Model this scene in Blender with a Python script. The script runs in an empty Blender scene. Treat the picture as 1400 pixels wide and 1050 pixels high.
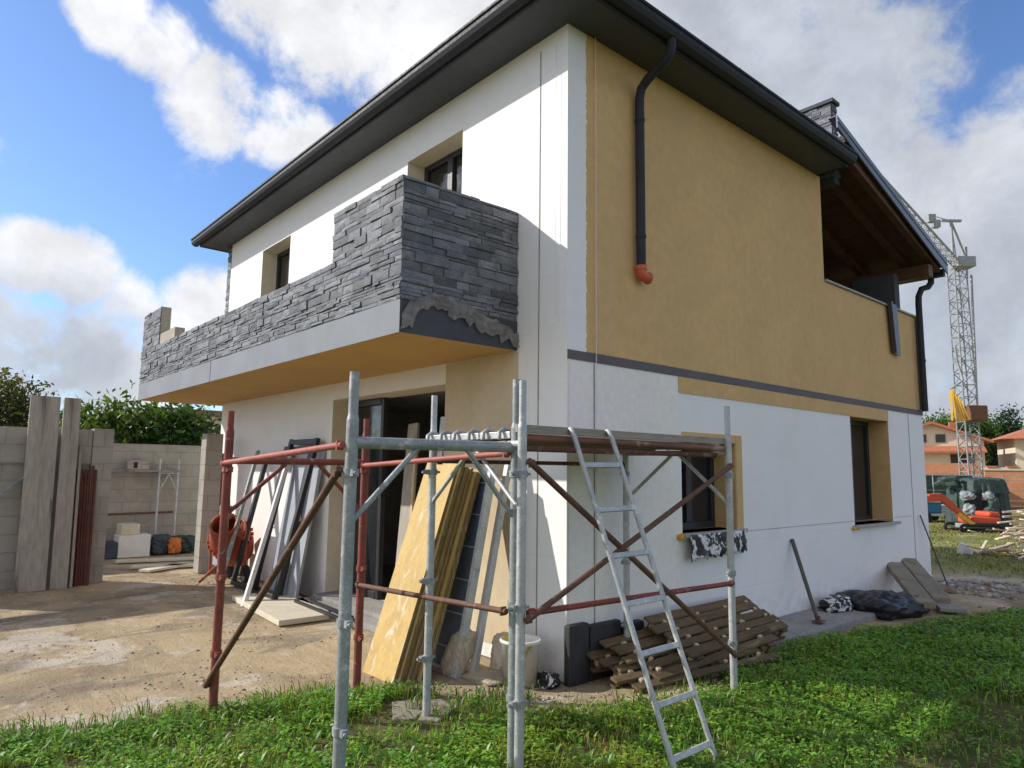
import bpy, bmesh, math, random
import numpy as np
from mathutils import Vector, Matrix
random.seed(7); rng = np.random.default_rng(11)
sc = bpy.context.scene
COL = sc.collection
V = Vector

# ------------------------------------------------------------------ camera
cam_d = bpy.data.cameras.new('camera'); cam = bpy.data.objects.new('camera', cam_d); COL.objects.link(cam)
CAM = V((4.1841, -4.2648, 1.75)); YAW, PITCH, ROLL = .8559, .1222, .0126
f_ = V((-math.sin(YAW)*math.cos(PITCH), math.cos(YAW)*math.cos(PITCH), math.sin(PITCH)))
r_ = V((math.cos(YAW), math.sin(YAW), 0)); u_ = r_.cross(f_)
r2 = r_*math.cos(ROLL)+u_*math.sin(ROLL); u2 = -r_*math.sin(ROLL)+u_*math.cos(ROLL)
M = Matrix((r2, u2, -f_)).transposed().to_4x4(); M.translation = CAM
cam.matrix_world = M
cam_d.sensor_width = 36; cam_d.lens = 944.6/1400*36; cam_d.clip_end = 3000; cam_d.clip_start = .05
sc.camera = cam
sc.view_settings.view_transform = 'Standard'; sc.view_settings.look = 'None'
sc.view_settings.exposure = 0; sc.view_settings.gamma = 1
sc.cycles.max_bounces = 8; sc.cycles.use_denoising = True

# ------------------------------------------------------------------ node helper
class NT:
    def __init__(s, tree): s.t = tree; s.n = tree.nodes; s.l = tree.links
    def add(s, typ, **kw):
        n = s.n.new(typ)
        for k, v in kw.items():
            if k.startswith('i_'):
                key = k[2:]; key = int(key) if key.isdigit() else key.replace('_', ' ')
                s.put(n.inputs[key], v)
            else: setattr(n, k, v)
        return n
    def put(s, sock, v):
        if isinstance(v, bpy.types.NodeSocket): s.l.new(v, sock)
        elif isinstance(v, bpy.types.Node): s.l.new(v.outputs[0], sock)
        else:
            if sock.type == 'RGBA' and not isinstance(v, (int, float)) and len(v) == 3: v = (*v, 1)
            sock.default_value = v
    def math(s, op, a, b=0.0, c=0.0, clamp=False):
        n = s.n.new('ShaderNodeMath'); n.operation = op; n.use_clamp = clamp
        s.put(n.inputs[0], a); s.put(n.inputs[1], b)
        if op in ('MULTIPLY_ADD', 'SMOOTH_MIN'): s.put(n.inputs[2], c)
        return n.outputs[0]
    def mix(s, fac, a, b, blend='MIX'):
        n = s.n.new('ShaderNodeMix'); n.data_type = 'RGBA'; n.blend_type = blend
        s.put(n.inputs[0], fac); s.put(n.inputs[6], a); s.put(n.inputs[7], b); return n.outputs[2]
    def ramp(s, x, lo, hi, a=0.0, b=1.0, smooth=True):
        n = s.n.new('ShaderNodeMapRange'); n.interpolation_type = 'SMOOTHSTEP' if smooth else 'LINEAR'
        s.put(n.inputs[0], x)
        for i, v in zip((1, 2, 3, 4), (lo, hi, a, b)): n.inputs[i].default_value = v
        return n.outputs[0]
    def noise(s, vec, scale, detail=4, rough=.55, dist=0.0, stretch=None):
        if stretch:
            m = s.n.new('ShaderNodeMapping'); s.put(m.inputs[0], vec); m.inputs[3].default_value = stretch; vec = m.outputs[0]
        n = s.n.new('ShaderNodeTexNoise'); s.put(n.inputs['Vector'], vec)
        n.inputs['Scale'].default_value = scale; n.inputs['Detail'].default_value = detail
        n.inputs['Roughness'].default_value = rough; n.inputs['Distortion'].default_value = dist
        return n.outputs[0]

def new_mat(name):
    m = bpy.data.materials.new(name); m.use_nodes = True
    nt = NT(m.node_tree); b = nt.n['Principled BSDF']
    tc = nt.add('ShaderNodeTexCoord')
    geo = nt.add('ShaderNodeNewGeometry')
    return m, nt, b, tc.outputs['Object'], geo.outputs['Position']

def surf(name, c1, c2=None, scale=6, rough=.7, metal=0, bump=.0, bscale=60, spot=None, spot_scale=9, spot_lo=.62, spot_hi=.7,
         stretch=None, attr=None, spec=.4, fine=.12, bdist=.01, world=False):
    """two-tone noisy surface, optional spots of a third colour, optional per-piece colour attribute"""
    m, nt, b, oc, pos = new_mat(name)
    co = pos if world else oc
    c2 = c2 or tuple(x*.75 for x in c1)
    n1 = nt.noise(co, scale, 5, .6, .4, stretch)
    col = nt.mix(nt.ramp(n1, .3, .7), c1, c2)
    n2 = nt.noise(co, scale*9, 3, .6, 0, stretch)
    g = nt.ramp(n2, .2, .8, 1-fine, 1+fine)
    gg = nt.add('ShaderNodeCombineColor', i_0=g, i_1=g, i_2=g)
    col = nt.mix(1.0, col, gg.outputs[0], 'MULTIPLY')
    if spot:
        n3 = nt.noise(co, spot_scale, 6, .65, .6, stretch)
        col = nt.mix(nt.ramp(n3, spot_lo, spot_hi), col, spot)
    if attr:
        a = nt.add('ShaderNodeAttribute', attribute_name='Col')
        col = nt.mix(1.0, col, a.outputs[0], 'MULTIPLY')
    nt.put(b.inputs['Base Color'], col)
    rr = nt.ramp(n2, .2, .8, max(.05, rough-.1), min(1, rough+.1))
    nt.put(b.inputs['Roughness'], rr)
    b.inputs['Metallic'].default_value = metal
    b.inputs['Specular IOR Level'].default_value = spec
    if bump:
        n4 = nt.noise(co, bscale, 5, .65, 0, stretch)
        bp = nt.add('ShaderNodeBump', i_Strength=bump, i_Distance=bdist, i_Height=n4)
        nt.put(b.inputs['Normal'], bp.outputs[0])
    return m

MT = {}
def board_wall(name, horiz_axis):
    """white insulation boards: faint joints, smears, dirt near the ground (world coordinates, surface pattern only)"""
    m, nt, b, oc, pos = new_mat(name)
    sep = nt.add('ShaderNodeSeparateXYZ', i_0=pos)
    h = sep.outputs[horiz_axis]; z = sep.outputs[2]
    cb = nt.add('ShaderNodeCombineXYZ', i_0=h, i_1=z)
    br = nt.add('ShaderNodeTexBrick', i_Vector=cb, i_Scale=1.0)
    br.inputs['Brick Width'].default_value = 1.0; br.inputs['Row Height'].default_value = .5
    br.inputs['Mortar Size'].default_value = .004; br.inputs['Mortar Smooth'].default_value = .4
    br.inputs['Mortar'].default_value = (.80, .79, .77, 1); br.inputs['Color1'].default_value = (.875, .865, .845, 1); br.inputs['Color2'].default_value = (.855, .845, .825, 1)
    n0 = nt.noise(pos, 2.2, 4, .6)
    jm = nt.math('MULTIPLY', br.outputs['Fac'], nt.ramp(n0, .46, .66))
    n1 = nt.noise(pos, .8, 5, .6, .5)
    col = nt.mix(nt.ramp(n1, .35, .75), br.outputs['Color'], (.855, .84, .805))
    col = nt.mix(nt.math('MULTIPLY', jm, .13), col, (.50, .49, .47))
    # trowel smears
    n2 = nt.noise(pos, 3.2, 6, .7, 1.2, (1, 1, .45))
    col = nt.mix(nt.math('MULTIPLY', nt.ramp(n2, .56, .74), .20), col, (.60, .575, .53))
    n9 = nt.noise(pos, 1.1, 7, .7, .8)
    col = nt.mix(nt.math('MULTIPLY', nt.ramp(n9, .50, .66), .16), col, (.70, .66, .58))
    # splash dirt near the ground
    n3 = nt.noise(pos, 7, 5, .65)
    d = nt.math('MULTIPLY', nt.ramp(z, .05, .55, 1, 0), nt.ramp(n3, .38, .68))
    col = nt.mix(nt.math('MULTIPLY', d, .42), col, (.46, .40, .31))
    nt.put(b.inputs['Base Color'], col); b.inputs['Roughness'].default_value = .85
    b.inputs['Specular IOR Level'].default_value = .2
    n4 = nt.noise(pos, 45, 4, .6)
    hh = nt.math('SUBTRACT', nt.math('MULTIPLY', n4, .25), nt.math('MULTIPLY', jm, .12))
    bp = nt.add('ShaderNodeBump', i_Strength=.35, i_Distance=.006, i_Height=nt.math('ADD', hh, nt.math('MULTIPLY', n2, .7)))
    nt.put(b.inputs['Normal'], bp.outputs[0]); return m
MT['white_x'] = board_wall('insulation_boards_front', 0)
MT['white_y'] = board_wall('insulation_boards_side', 1)

def block_mat(name, ca, cb_, mort, w=.5, h=.2, axis=1):
    m, nt, b, oc, pos = new_mat(name)
    sep = nt.add('ShaderNodeSeparateXYZ', i_0=pos)
    hsum = nt.math('ADD', sep.outputs[0], sep.outputs[1]) if axis == 2 else sep.outputs[axis]
    cv = nt.add('ShaderNodeCombineXYZ', i_0=hsum, i_1=sep.outputs[2])
    br = nt.add('ShaderNodeTexBrick', i_Vector=cv, i_Scale=1.0)
    br.inputs['Brick Width'].default_value = w; br.inputs['Row Height'].default_value = h
    br.inputs['Mortar Size'].default_value = .012; br.inputs['Mortar Smooth'].default_value = .3
    br.inputs['Color1'].default_value = (*ca, 1); br.inputs['Color2'].default_value = (*cb_, 1); br.inputs['Mortar'].default_value = (*mort, 1)
    n1 = nt.noise(pos, 2.5, 6, .65, .5); n2 = nt.noise(pos, 40, 4, .7)
    col = nt.mix(nt.math('MULTIPLY', nt.ramp(n1, .4, .7), .45), br.outputs['Color'], tuple(x*.55 for x in ca))
    col = nt.mix(nt.math('MULTIPLY', nt.ramp(n2, .5, .8), .3), col, tuple(min(1, x*1.4) for x in ca))
    nt.put(b.inputs['Base Color'], col); b.inputs['Roughness'].default_value = .92; b.inputs['Specular IOR Level'].default_value = .15
    hh = nt.math('SUBTRACT', nt.math('MULTIPLY', n2, .5), br.outputs['Fac'])
    bp = nt.add('ShaderNodeBump', i_Strength=.6, i_Distance=.01, i_Height=hh); nt.put(b.inputs['Normal'], bp.outputs[0]); return m
MT['block'] = block_mat('concrete_block', (.40, .365, .31), (.36, .33, .28), (.325, .30, .26), .5, .25, axis=1)
MT['block_any'] = block_mat('concrete_block_pillar', (.41, .375, .32), (.37, .34, .29), (.335, .31, .265), .5, .25, axis=2)
MT['orange_brick'] = block_mat('orange_render', (.62, .29, .15), (.56, .25, .13), (.50, .26, .16), .3, .12, axis=2)
MT['tan'] = surf('tan_plaster', (.69, .455, .21), (.62, .41, .19), 1.0, .9, bump=.4, bscale=160, bdist=.004, fine=.07, spec=.15, world=True, spot=(.61, .41, .195), spot_scale=.8, spot_lo=.46, spot_hi=.72)
MT['ochre'] = surf('ochre_soffit_paint', (.61, .385, .155), (.55, .35, .14), 1.5, .9, bump=.2, bscale=120, fine=.05, spec=.15, world=True)
MT['cream'] = surf('cream_plaster', (.66, .55, .38), (.58, .47, .31), 1.1, .9, bump=.3, bscale=120, fine=.06, spec=.15, world=True)
MT['reveal'] = surf('off_white_reveal', (.76, .68, .53), (.70, .62, .48), 1.3, .9, bump=.3, bscale=120, fine=.06, spec=.15, world=True)
MT['parapet'] = surf('bare_parapet', (.40, .365, .29), (.33, .30, .24), 3, .9, bump=.4, bscale=60, world=True)
MT['primer_bounce'] = surf('primer_warm_bounce', (.90, .855, .78), (.86, .815, .745), 1.6, .9, bump=.35, bscale=60, fine=.05, spec=.15, world=True)  # primer coat; cream tone also paints in warm light bounced off the ground
MT['band'] = surf('slate_paint', (.115, .102, .104), (.135, .12, .12), 3, .7, bump=.2, bscale=90, world=True)
MT['slab_front'] = surf('slab_grey_plaster', (.24, .26, .285), (.205, .22, .245), 1.4, .85, bump=.25, bscale=110, world=True, fine=.05)
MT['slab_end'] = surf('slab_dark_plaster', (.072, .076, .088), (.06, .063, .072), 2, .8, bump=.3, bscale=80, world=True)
MT['stone'] = surf('slate_cladding', (.18, .187, .20), (.12, .127, .138), 9, .72, bump=.9, bscale=42, bdist=.012, attr=True, fine=.3, world=True, spec=.35, spot=(.26, .255, .245), spot_scale=6, spot_lo=.60, spot_hi=.78)
MT['anthracite'] = surf('anthracite_metal', (.030, .033, .038), (.038, .041, .047), 3, .62, metal=.0, fine=.08, spec=.22)
MT['soffit'] = surf('soffit_panel', (.060, .063, .070), (.068, .071, .078), 1.3, .6, fine=.04, world=True)
MT['rake'] = surf('grey_flashing', (.15, .17, .20), (.13, .15, .18), 2, .45, fine=.05, spec=.5)
MT['roof'] = surf('dark_roof_tile', (.07, .07, .075), (.05, .05, .055), 3, .7, bump=.5, bscale=20)
MT['wood_dark'] = surf('dark_stained_wood', (.135, .062, .028), (.085, .038, .018), 5, .6, bump=.3, bscale=40, stretch=(.15, 1, 1), fine=.2)
MT['interior'] = surf('raw_grey_plaster', (.40, .385, .36), (.31, .30, .28), 1.5, .95, world=True)
MT['glass'] = surf('dark_glass', (.012, .014, .017), (.024, .026, .028), 1.2, .12, fine=.1, spec=.5)
MT['frame'] = surf('anthracite_frame', (.024, .025, .028), (.03, .031, .034), 5, .45, fine=.05)
MT['sill'] = surf('stone_sill', (.42, .40, .37), (.36, .34, .31), 8, .7, bump=.2)
MT['orange_pvc'] = surf('orange_pvc', (.60, .13, .055), (.54, .12, .05), 8, .45, fine=.05)
MT['galv'] = surf('galvanised_steel', (.50, .505, .49), (.37, .385, .385), 9, .48, metal=.25, fine=.18, spot=(.62, .60, .55), spot_scale=13, spot_lo=.56, spot_hi=.66, bump=.12, bscale=70)
MT['galv_dull'] = surf('dull_grey_steel', (.33, .35, .34), (.24, .26, .26), 7, .5, metal=.2, fine=.2, spot=(.50, .49, .46), spot_scale=12, spot_lo=.56, spot_hi=.66, bump=.15, bscale=70)
MT['redsteel'] = surf('red_oxide_steel', (.27, .058, .038), (.15, .045, .032), 5, .62, fine=.25, spot=(.36, .24, .19), spot_scale=13, spot_lo=.60, spot_hi=.68, bump=.2, bscale=60)
MT['redtube'] = surf('brown_red_tube', (.15, .045, .030), (.085, .032, .024), 7, .65, fine=.25, spot=(.24, .13, .09), spot_scale=14, spot_lo=.58, spot_hi=.68, stretch=(1, 1, .3))
MT['ledger'] = surf('worn_red_brown_ledger', (.22, .085, .05), (.12, .055, .035), 6, .65, fine=.25, spot=(.33, .22, .15), spot_scale=10, spot_lo=.57, spot_hi=.68, stretch=(1, .3, 1))
MT['redpaint'] = surf('faded_red_tube', (.40, .105, .075), (.30, .075, .055), 8, .6, fine=.2, spot=(.22, .12, .09), spot_scale=16, spot_lo=.57, spot_hi=.68)
MT['rust'] = surf('rusty_brown_steel', (.16, .075, .045), (.10, .05, .035), 9, .75, fine=.25, spot=(.28, .20, .15), spot_scale=16, spot_lo=.6, spot_hi=.7, bump=.25, bscale=70)
MT['plank'] = surf('weathered_plank', (.40, .36, .30), (.30, .265, .22), 4, .85, stretch=(1, 1, .12), bump=.45, bscale=30, fine=.2, spot=(.13, .115, .10), spot_scale=5, spot_lo=.56, spot_hi=.68)
MT['plank_h'] = surf('weathered_deck_plank', (.32, .28, .23), (.22, .19, .16), 4, .85, stretch=(1, .12, 1), bump=.45, bscale=30, fine=.2, spot=(.14, .11, .09), spot_scale=9, spot_lo=.6, spot_hi=.72)
MT['pallet'] = surf('old_brown_timber', (.165, .112, .055), (.095, .064, .032), 5, .9, stretch=(1, .15, 1), bump=.6, bscale=30, fine=.3, spot=(.25, .19, .10), spot_scale=8, spot_lo=.56, spot_hi=.72)
MT['pale_wood'] = surf('fresh_cut_wood', (.62, .50, .32), (.52, .40, .25), 9, .8, fine=.15)
MT['yellow'] = surf('yellow_shuttering_board', (.56, .385, .125), (.47, .31, .10), 5, .65, stretch=(1, 1, .3), bump=.2, bscale=50, fine=.15, spot=(.62, .54, .38), spot_scale=7, spot_lo=.55, spot_hi=.68)
MT['ply_edge'] = surf('board_edges', (.27, .185, .075), (.17, .115, .05), 14, .85, stretch=(1, 3, .25), bump=.5, bscale=60, fine=.35, spot=(.38, .29, .15), spot_scale=20, spot_lo=.55, spot_hi=.65)
MT['bluegrey'] = surf('blue_grey_sheet', (.10, .125, .165), (.075, .095, .13), 4, .55, fine=.15, spot=(.17, .175, .18), spot_scale=5, spot_lo=.58, spot_hi=.75)
MT['pallet_metal'] = surf('pale_aluminium', (.58, .58, .56), (.45, .45, .43), 6, .5, metal=.3, fine=.15, spot=(.35, .33, .3), spot_scale=10, spot_lo=.6, spot_hi=.7)
MT['sack'] = surf('dusty_sack', (.50, .43, .32), (.40, .33, .24), 6, .9, bump=.7, bscale=14, bdist=.03, fine=.15)
MT['bucket'] = surf('white_plastic_with_paint', (.76, .75, .70), (.68, .67, .62), 5, .5, fine=.06, spot=(.68, .52, .05), spot_scale=4.5, spot_lo=.50, spot_hi=.57)
MT['bitumen'] = surf('black_bitumen', (.045, .043, .045), (.030, .029, .031), 6, .7, bump=.5, bscale=25, fine=.2, spot=(.20, .18, .16), spot_scale=12, spot_lo=.68, spot_hi=.75)
MT['black_film'] = surf('black_film', (.010, .010, .012), (.015, .015, .017), 5, .38, bump=.6, bscale=12, bdist=.03)
MT['torn'] = surf('torn_black_white_film', (.018, .018, .02), (.025, .025, .027), 6, .5, bump=.4, bscale=25, spot=(.72, .72, .70), spot_scale=9, spot_lo=.52, spot_hi=.54)
MT['film_grey'] = surf('dusty_translucent_film', (.34, .31, .27), (.17, .16, .15), 11, .4, bump=.5, bscale=30, bdist=.012, fine=.3, stretch=(1, 1, .3))
for _m in ('film_grey',):
    _t = NT(MT[_m].node_tree); _tr = _t.add('ShaderNodeBsdfTransparent'); _mx = _t.add('ShaderNodeMixShader', i_0=.28); _t.l.new(_t.n['Principled BSDF'].outputs[0], _mx.inputs[1]); _t.l.new(_tr.outputs[0], _mx.inputs[2]); _t.l.new(_mx.outputs[0], _t.n['Material Output'].inputs[0])
MT['concrete'] = surf('grey_concrete', (.34, .325, .30), (.26, .25, .23), 3, .9, bump=.6, bscale=40, fine=.18, spot=(.19, .18, .165), spot_scale=5, spot_lo=.58, spot_hi=.7, world=True)
MT['concrete_obj'] = surf('aged_concrete', (.30, .265, .20), (.22, .195, .15), 4, .92, bump=.7, bscale=30, fine=.2, spot=(.14, .125, .10), spot_scale=7, spot_lo=.56, spot_hi=.7)
MT['foamboard'] = surf('pale_insulation_board', (.66, .60, .47), (.58, .52, .40), 3, .85, bump=.2, fine=.1, spot=(.42, .36, .26), spot_scale=6, spot_lo=.62, spot_hi=.75)
MT['door_grey'] = surf('pale_grey_door_panel', (.36, .38, .42), (.33, .35, .39), 1, .55, fine=.04)
MT['white_paint'] = surf('white_paint', (.74, .73, .70), (.64, .63, .60), 5, .6, fine=.1)
MT['mixer'] = surf('orange_red_mixer_paint', (.46, .085, .035), (.34, .07, .035), 7, .6, fine=.2, spot=(.42, .33, .26), spot_scale=10, spot_lo=.58, spot_hi=.7, bump=.2)
MT['rubber'] = surf('rubber', (.02, .02, .02), (.03, .03, .03), 9, .85)
MT['orange_machine'] = surf('orange_machine_paint', (.60, .085, .028), (.50, .075, .03), 4, .55, fine=.2, spot=(.26, .13, .08), spot_scale=5, spot_lo=.54, spot_hi=.68)
MT['yellow_paint'] = surf('yellow_machine_paint', (.72, .42, .04), (.62, .35, .04), 4, .5, fine=.1)
MT['crane'] = surf('pale_crane_steel', (.30, .305, .31), (.25, .255, .26), 3, .55, fine=.1)
MT['ballast'] = surf('rusty_ballast', (.19, .085, .045), (.14, .065, .04), 3, .8, fine=.15)
MT['tarp'] = surf('dark_green_tarpaulin', (.030, .055, .045), (.042, .07, .058), 3, .5, bump=.7, bscale=7, bdist=.08, fine=.15)
MT['tarp_light'] = surf('grey_plastic_wrap', (.30, .33, .34), (.20, .23, .24), 5, .4, bump=.6, bscale=9, bdist=.05)
MT['blue_paint'] = surf('blue_vehicle_paint', (.045, .17, .33), (.05, .18, .34), 3, .4, fine=.05)
MT['orange_cloth'] = surf('orange_bag', (.62, .19, .04), (.52, .15, .035), 6, .7, bump=.5, bscale=14)
MT['navy_cloth'] = surf('dark_blue_sheet', (.035, .05, .07), (.05, .065, .085), 6, .6, bump=.5, bscale=14)
MT['cream_wall'] = surf('cream_house_wall', (.70, .60, .45), (.64, .54, .40), 1, .9, fine=.05)
MT['tile_red'] = surf('red_roof_tile', (.48, .17, .085), (.38, .13, .07), 4, .85, bump=.6, bscale=10, fine=.25)
MT['tile_brown'] = surf('brown_roof_tile', (.24, .145, .09), (.19, .12, .075), 4, .85, bump=.6, bscale=10, fine=.25)
MT['shutter'] = surf('dark_shutter', (.06, .04, .032), (.05, .034, .028), 4, .7)
MT['bark'] = surf('bark', (.10, .075, .05), (.07, .05, .035), 6, .95, bump=.6, bscale=20)
MT['cord'] = surf('dark_cord', (.09, .085, .08), (.11, .10, .095), 9, .8)
MT['debris'] = surf('sun_bleached_timber', (.66, .58, .48), (.52, .45, .36), 5, .9, fine=.25, bump=.3, attr=True)
MT['sheet_dark'] = surf('dark_metal_sheet', (.045, .05, .056), (.06, .065, .072), 5, .38, fine=.1, metal=.2, spec=.5)

def leaf_mat(name, trans=.35, rough=.5, spec=.25):
    m, nt, b, oc, pos = new_mat(name)
    a = nt.add('ShaderNodeAttribute', attribute_name='Col')
    nt.put(b.inputs['Base Color'], a.outputs[0]); b.inputs['Roughness'].default_value = rough
    b.inputs['Specular IOR Level'].default_value = spec
    tr = nt.add('ShaderNodeBsdfTranslucent')
    tcol = nt.mix(1.0, a.outputs[0], (1.5, 1.35, .55), 'MULTIPLY'); nt.put(tr.inputs[0], tcol)
    mx = nt.add('ShaderNodeMixShader', i_0=trans); nt.l.new(b.outputs[0], mx.inputs[1]); nt.l.new(tr.outputs[0], mx.inputs[2])
    nt.l.new(mx.outputs[0], nt.n['Material Output'].inputs[0]); return m
MT['leaf'] = leaf_mat('leaf'); MT['grass'] = leaf_mat('grass_leaf', .42, .42, .5)

# ------------------------------------------------------------------ mesh builder
class MB:
    def __init__(s): s.v = []; s.f = []; s.m = []; s.s = []; s.c = None
    def add(s, vs, fs, mi=0, smooth=False, col=None):
        o = len(s.v); s.v += [tuple(x) for x in vs]
        for f in fs: s.f.append(tuple(i+o for i in f)); s.m.append(mi); s.s.append(smooth)
        if col is not None:
            if s.c is None: s.c = []
            s.c += [(*col, 1)]*len(vs)
        return s
    def quad(s, a, b, c, d, mi=0): return s.add([a, b, c, d], [(0, 1, 2, 3)], mi)
    def box(s, lo, hi, mi=0, **k):
        x0, y0, z0 = lo; x1, y1, z1 = hi
        return s.add([(x0,y0,z0),(x1,y0,z0),(x1,y1,z0),(x0,y1,z0),(x0,y0,z1),(x1,y0,z1),(x1,y1,z1),(x0,y1,z1)],
            [(0,3,2,1),(4,5,6,7),(0,1,5,4),(1,2,6,5),(2,3,7,6),(3,0,4,7)], mi, **k)
    def obox(s, c, size, mat3=None, mi=0, **k):
        h = V(size)/2; mat3 = mat3 or Matrix.Identity(3)
        vs = [V(c)+mat3@V((sx*h.x, sy*h.y, sz*h.z)) for sx,sy,sz in ((-1,-1,-1),(1,-1,-1),(1,1,-1),(-1,1,-1),(-1,-1,1),(1,-1,1),(1,1,1),(-1,1,1))]
        return s.add(vs, [(0,3,2,1),(4,5,6,7),(0,1,5,4),(1,2,6,5),(2,3,7,6),(3,0,4,7)], mi, **k)
    def bar(s, p0, p1, w, h, up=(0,0,1), mi=0, **k):
        """rectangular bar from p0 to p1: w across, h along up"""
        p0, p1 = V(p0), V(p1); d = p1-p0; L = d.length; d = d/L; up = V(up)
        x = up.cross(d)
        if x.length < 1e-4: x = V((1,0,0)).cross(d)
        x.normalize(); y = d.cross(x)
        return s.obox((p0+p1)/2, (w, h, L), Matrix((x, y, d)).transposed(), mi, **k)
    def tube(s, p0, p1, r, n=12, r1=None, mi=0, caps=True, smooth=True, col=None):
        p0, p1 = V(p0), V(p1); d = (p1-p0).normalized(); r1 = r if r1 is None else r1
        a = V((0,0,1)) if abs(d.z) < .9 else V((1,0,0)); x = a.cross(d).normalized(); y = d.cross(x)
        ring = lambda p, q: [p+(x*math.cos(2*math.pi*i/n)+y*math.sin(2*math.pi*i/n))*q for i in range(n)]
        s.add(ring(p0, r)+ring(p1, r1), [(i, (i+1)%n, n+(i+1)%n, n+i) for i in range(n)], mi, smooth, col)
        if caps:
            s.add(ring(p0, r), [tuple(reversed(range(n)))], mi, False, col); s.add(ring(p1, r1), [tuple(range(n))], mi, False, col)
        return s
    def path(s, pts, r, n=10, mi=0, caps=True):
        pts = [V(p) for p in pts]; N = len(pts); rs = r if isinstance(r, (list, tuple)) else [r]*N
        rings = []; prev = None
        for i, p in enumerate(pts):
            t = (pts[min(i+1, N-1)]-pts[max(i-1, 0)]).normalized()
            if prev is None:
                a = V((0,0,1)) if abs(t.z) < .9 else V((1,0,0)); x = a.cross(t).normalized()
            else: x = (prev-t*prev.dot(t)).normalized()
            prev = x; y = t.cross(x)
            rings.append([p+(x*math.cos(2*math.pi*j/n)+y*math.sin(2*math.pi*j/n))*rs[i] for j in range(n)])
        vs = [v for g in rings for v in g]
        fs = [(i*n+j, i*n+(j+1)%n, (i+1)*n+(j+1)%n, (i+1)*n+j) for i in range(N-1) for j in range(n)]
        s.add(vs, fs, mi, True)
        if caps: s.add(rings[0], [tuple(reversed(range(n)))], mi); s.add(rings[-1], [tuple(range(n))], mi)
        return s
    def lathe(s, c, prof, n=24, mi=0, axis='z'):
        vs = []
        for r, h in prof:
            for j in range(n):
                a = 2*math.pi*j/n
                vs.append(V(c)+(V((r*math.cos(a), r*math.sin(a), h)) if axis == 'z' else V((r*math.cos(a), h, r*math.sin(a)))))
        fs = [(i*n+j, i*n+(j+1)%n, (i+1)*n+(j+1)%n, (i+1)*n+j) for i in range(len(prof)-1) for j in range(n)]
        return s.add(vs, fs, mi, True)
    def prism(s, poly, d, mi=0):
        """closed polygon (3D points) extruded by vector d"""
        n = len(poly); a = [V(p) for p in poly]; b = [p+V(d) for p in a]
        return s.add(a+b, [tuple(reversed(range(n))), tuple(range(n, 2*n))]+[(i, (i+1)%n, n+(i+1)%n, n+i) for i in range(n)], mi)
    def wall(s, O, U, W, N, L, H, T, holes, mi=0, rmi=1):
        """wall in plane O+u*U+w*W, outward normal N, thickness T inward, with reveals at the holes"""
        O, U, W, N = V(O), V(U), V(W), V(N)
        us = sorted({0, L, *[h[0] for h in holes], *[h[1] for h in holes]}); ws = sorted({0, H, *[h[2] for h in holes], *[h[3] for h in holes]})
        us = [u for u in us if 0 <= u <= L]; ws = [w for w in ws if 0 <= w <= H]
        inh = lambda i, j: (i < 0 or j < 0 or i >= len(us)-1 or j >= len(ws)-1) or any(h[0] <= (us[i]+us[i+1])/2 <= h[1] and h[2] <= (ws[j]+ws[j+1])/2 <= h[3] for h in holes)
        P = lambda u, w, t: O+U*u+W*w-N*t
        for i in range(len(us)-1):
            for j in range(len(ws)-1):
                if inh(i, j): continue
                a, b, c, d = us[i], us[i+1], ws[j], ws[j+1]
                s.quad(P(a,c,0), P(b,c,0), P(b,d,0), P(a,d,0), mi); s.quad(P(a,c,T), P(a,d,T), P(b,d,T), P(b,c,T), rmi)
                for (ii, jj, e) in ((i-1, j, (a,c,a,d)), (i+1, j, (b,d,b,c)), (i, j-1, (b,c,a,c)), (i, j+1, (a,d,b,d))):
                    if inh(ii, jj):
                        edge = ii < 0 or jj < 0 or ii >= len(us)-1 or jj >= len(ws)-1
                        if edge: continue
                        u0, w0, u1, w1 = e; s.quad(P(u0,w0,0), P(u1,w1,0), P(u1,w1,T), P(u0,w0,T), mi if edge else rmi)
        return s
    def build(s, name, mats, parent=None, bevel=0, loc=None, seg=2):
        mats = mats if isinstance(mats, (list, tuple)) else [mats]
        o = V(loc) if loc is not None else (V(parent['_o']) if parent is not None else V((0,0,0)))
        me = bpy.data.meshes.new(name)
        me.from_pydata([tuple(V(v)-o) for v in s.v], [], s.f)
        me.polygons.foreach_set('material_index', s.m); me.polygons.foreach_set('use_smooth', s.s)
        for m in mats: me.materials.append(MT[m] if isinstance(m, str) else m)
        if s.c and len(s.c) == len(s.v):
            at = me.attributes.new('Col', 'FLOAT_COLOR', 'POINT'); at.data.foreach_set('color', np.array(s.c, np.float32).ravel())
        me.update()
        ob = bpy.data.objects.new(name, me); COL.objects.link(ob)
        if parent is not None: ob.parent = parent; ob['_o'] = tuple(o)
        else: ob.location = o; ob['_o'] = tuple(o)
        if bevel:
            md = ob.modifiers.new('bevel', 'BEVEL'); md.width = bevel; md.segments = seg; md.limit_method = 'ANGLE'; md.angle_limit = math.radians(40)
        return ob

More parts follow.
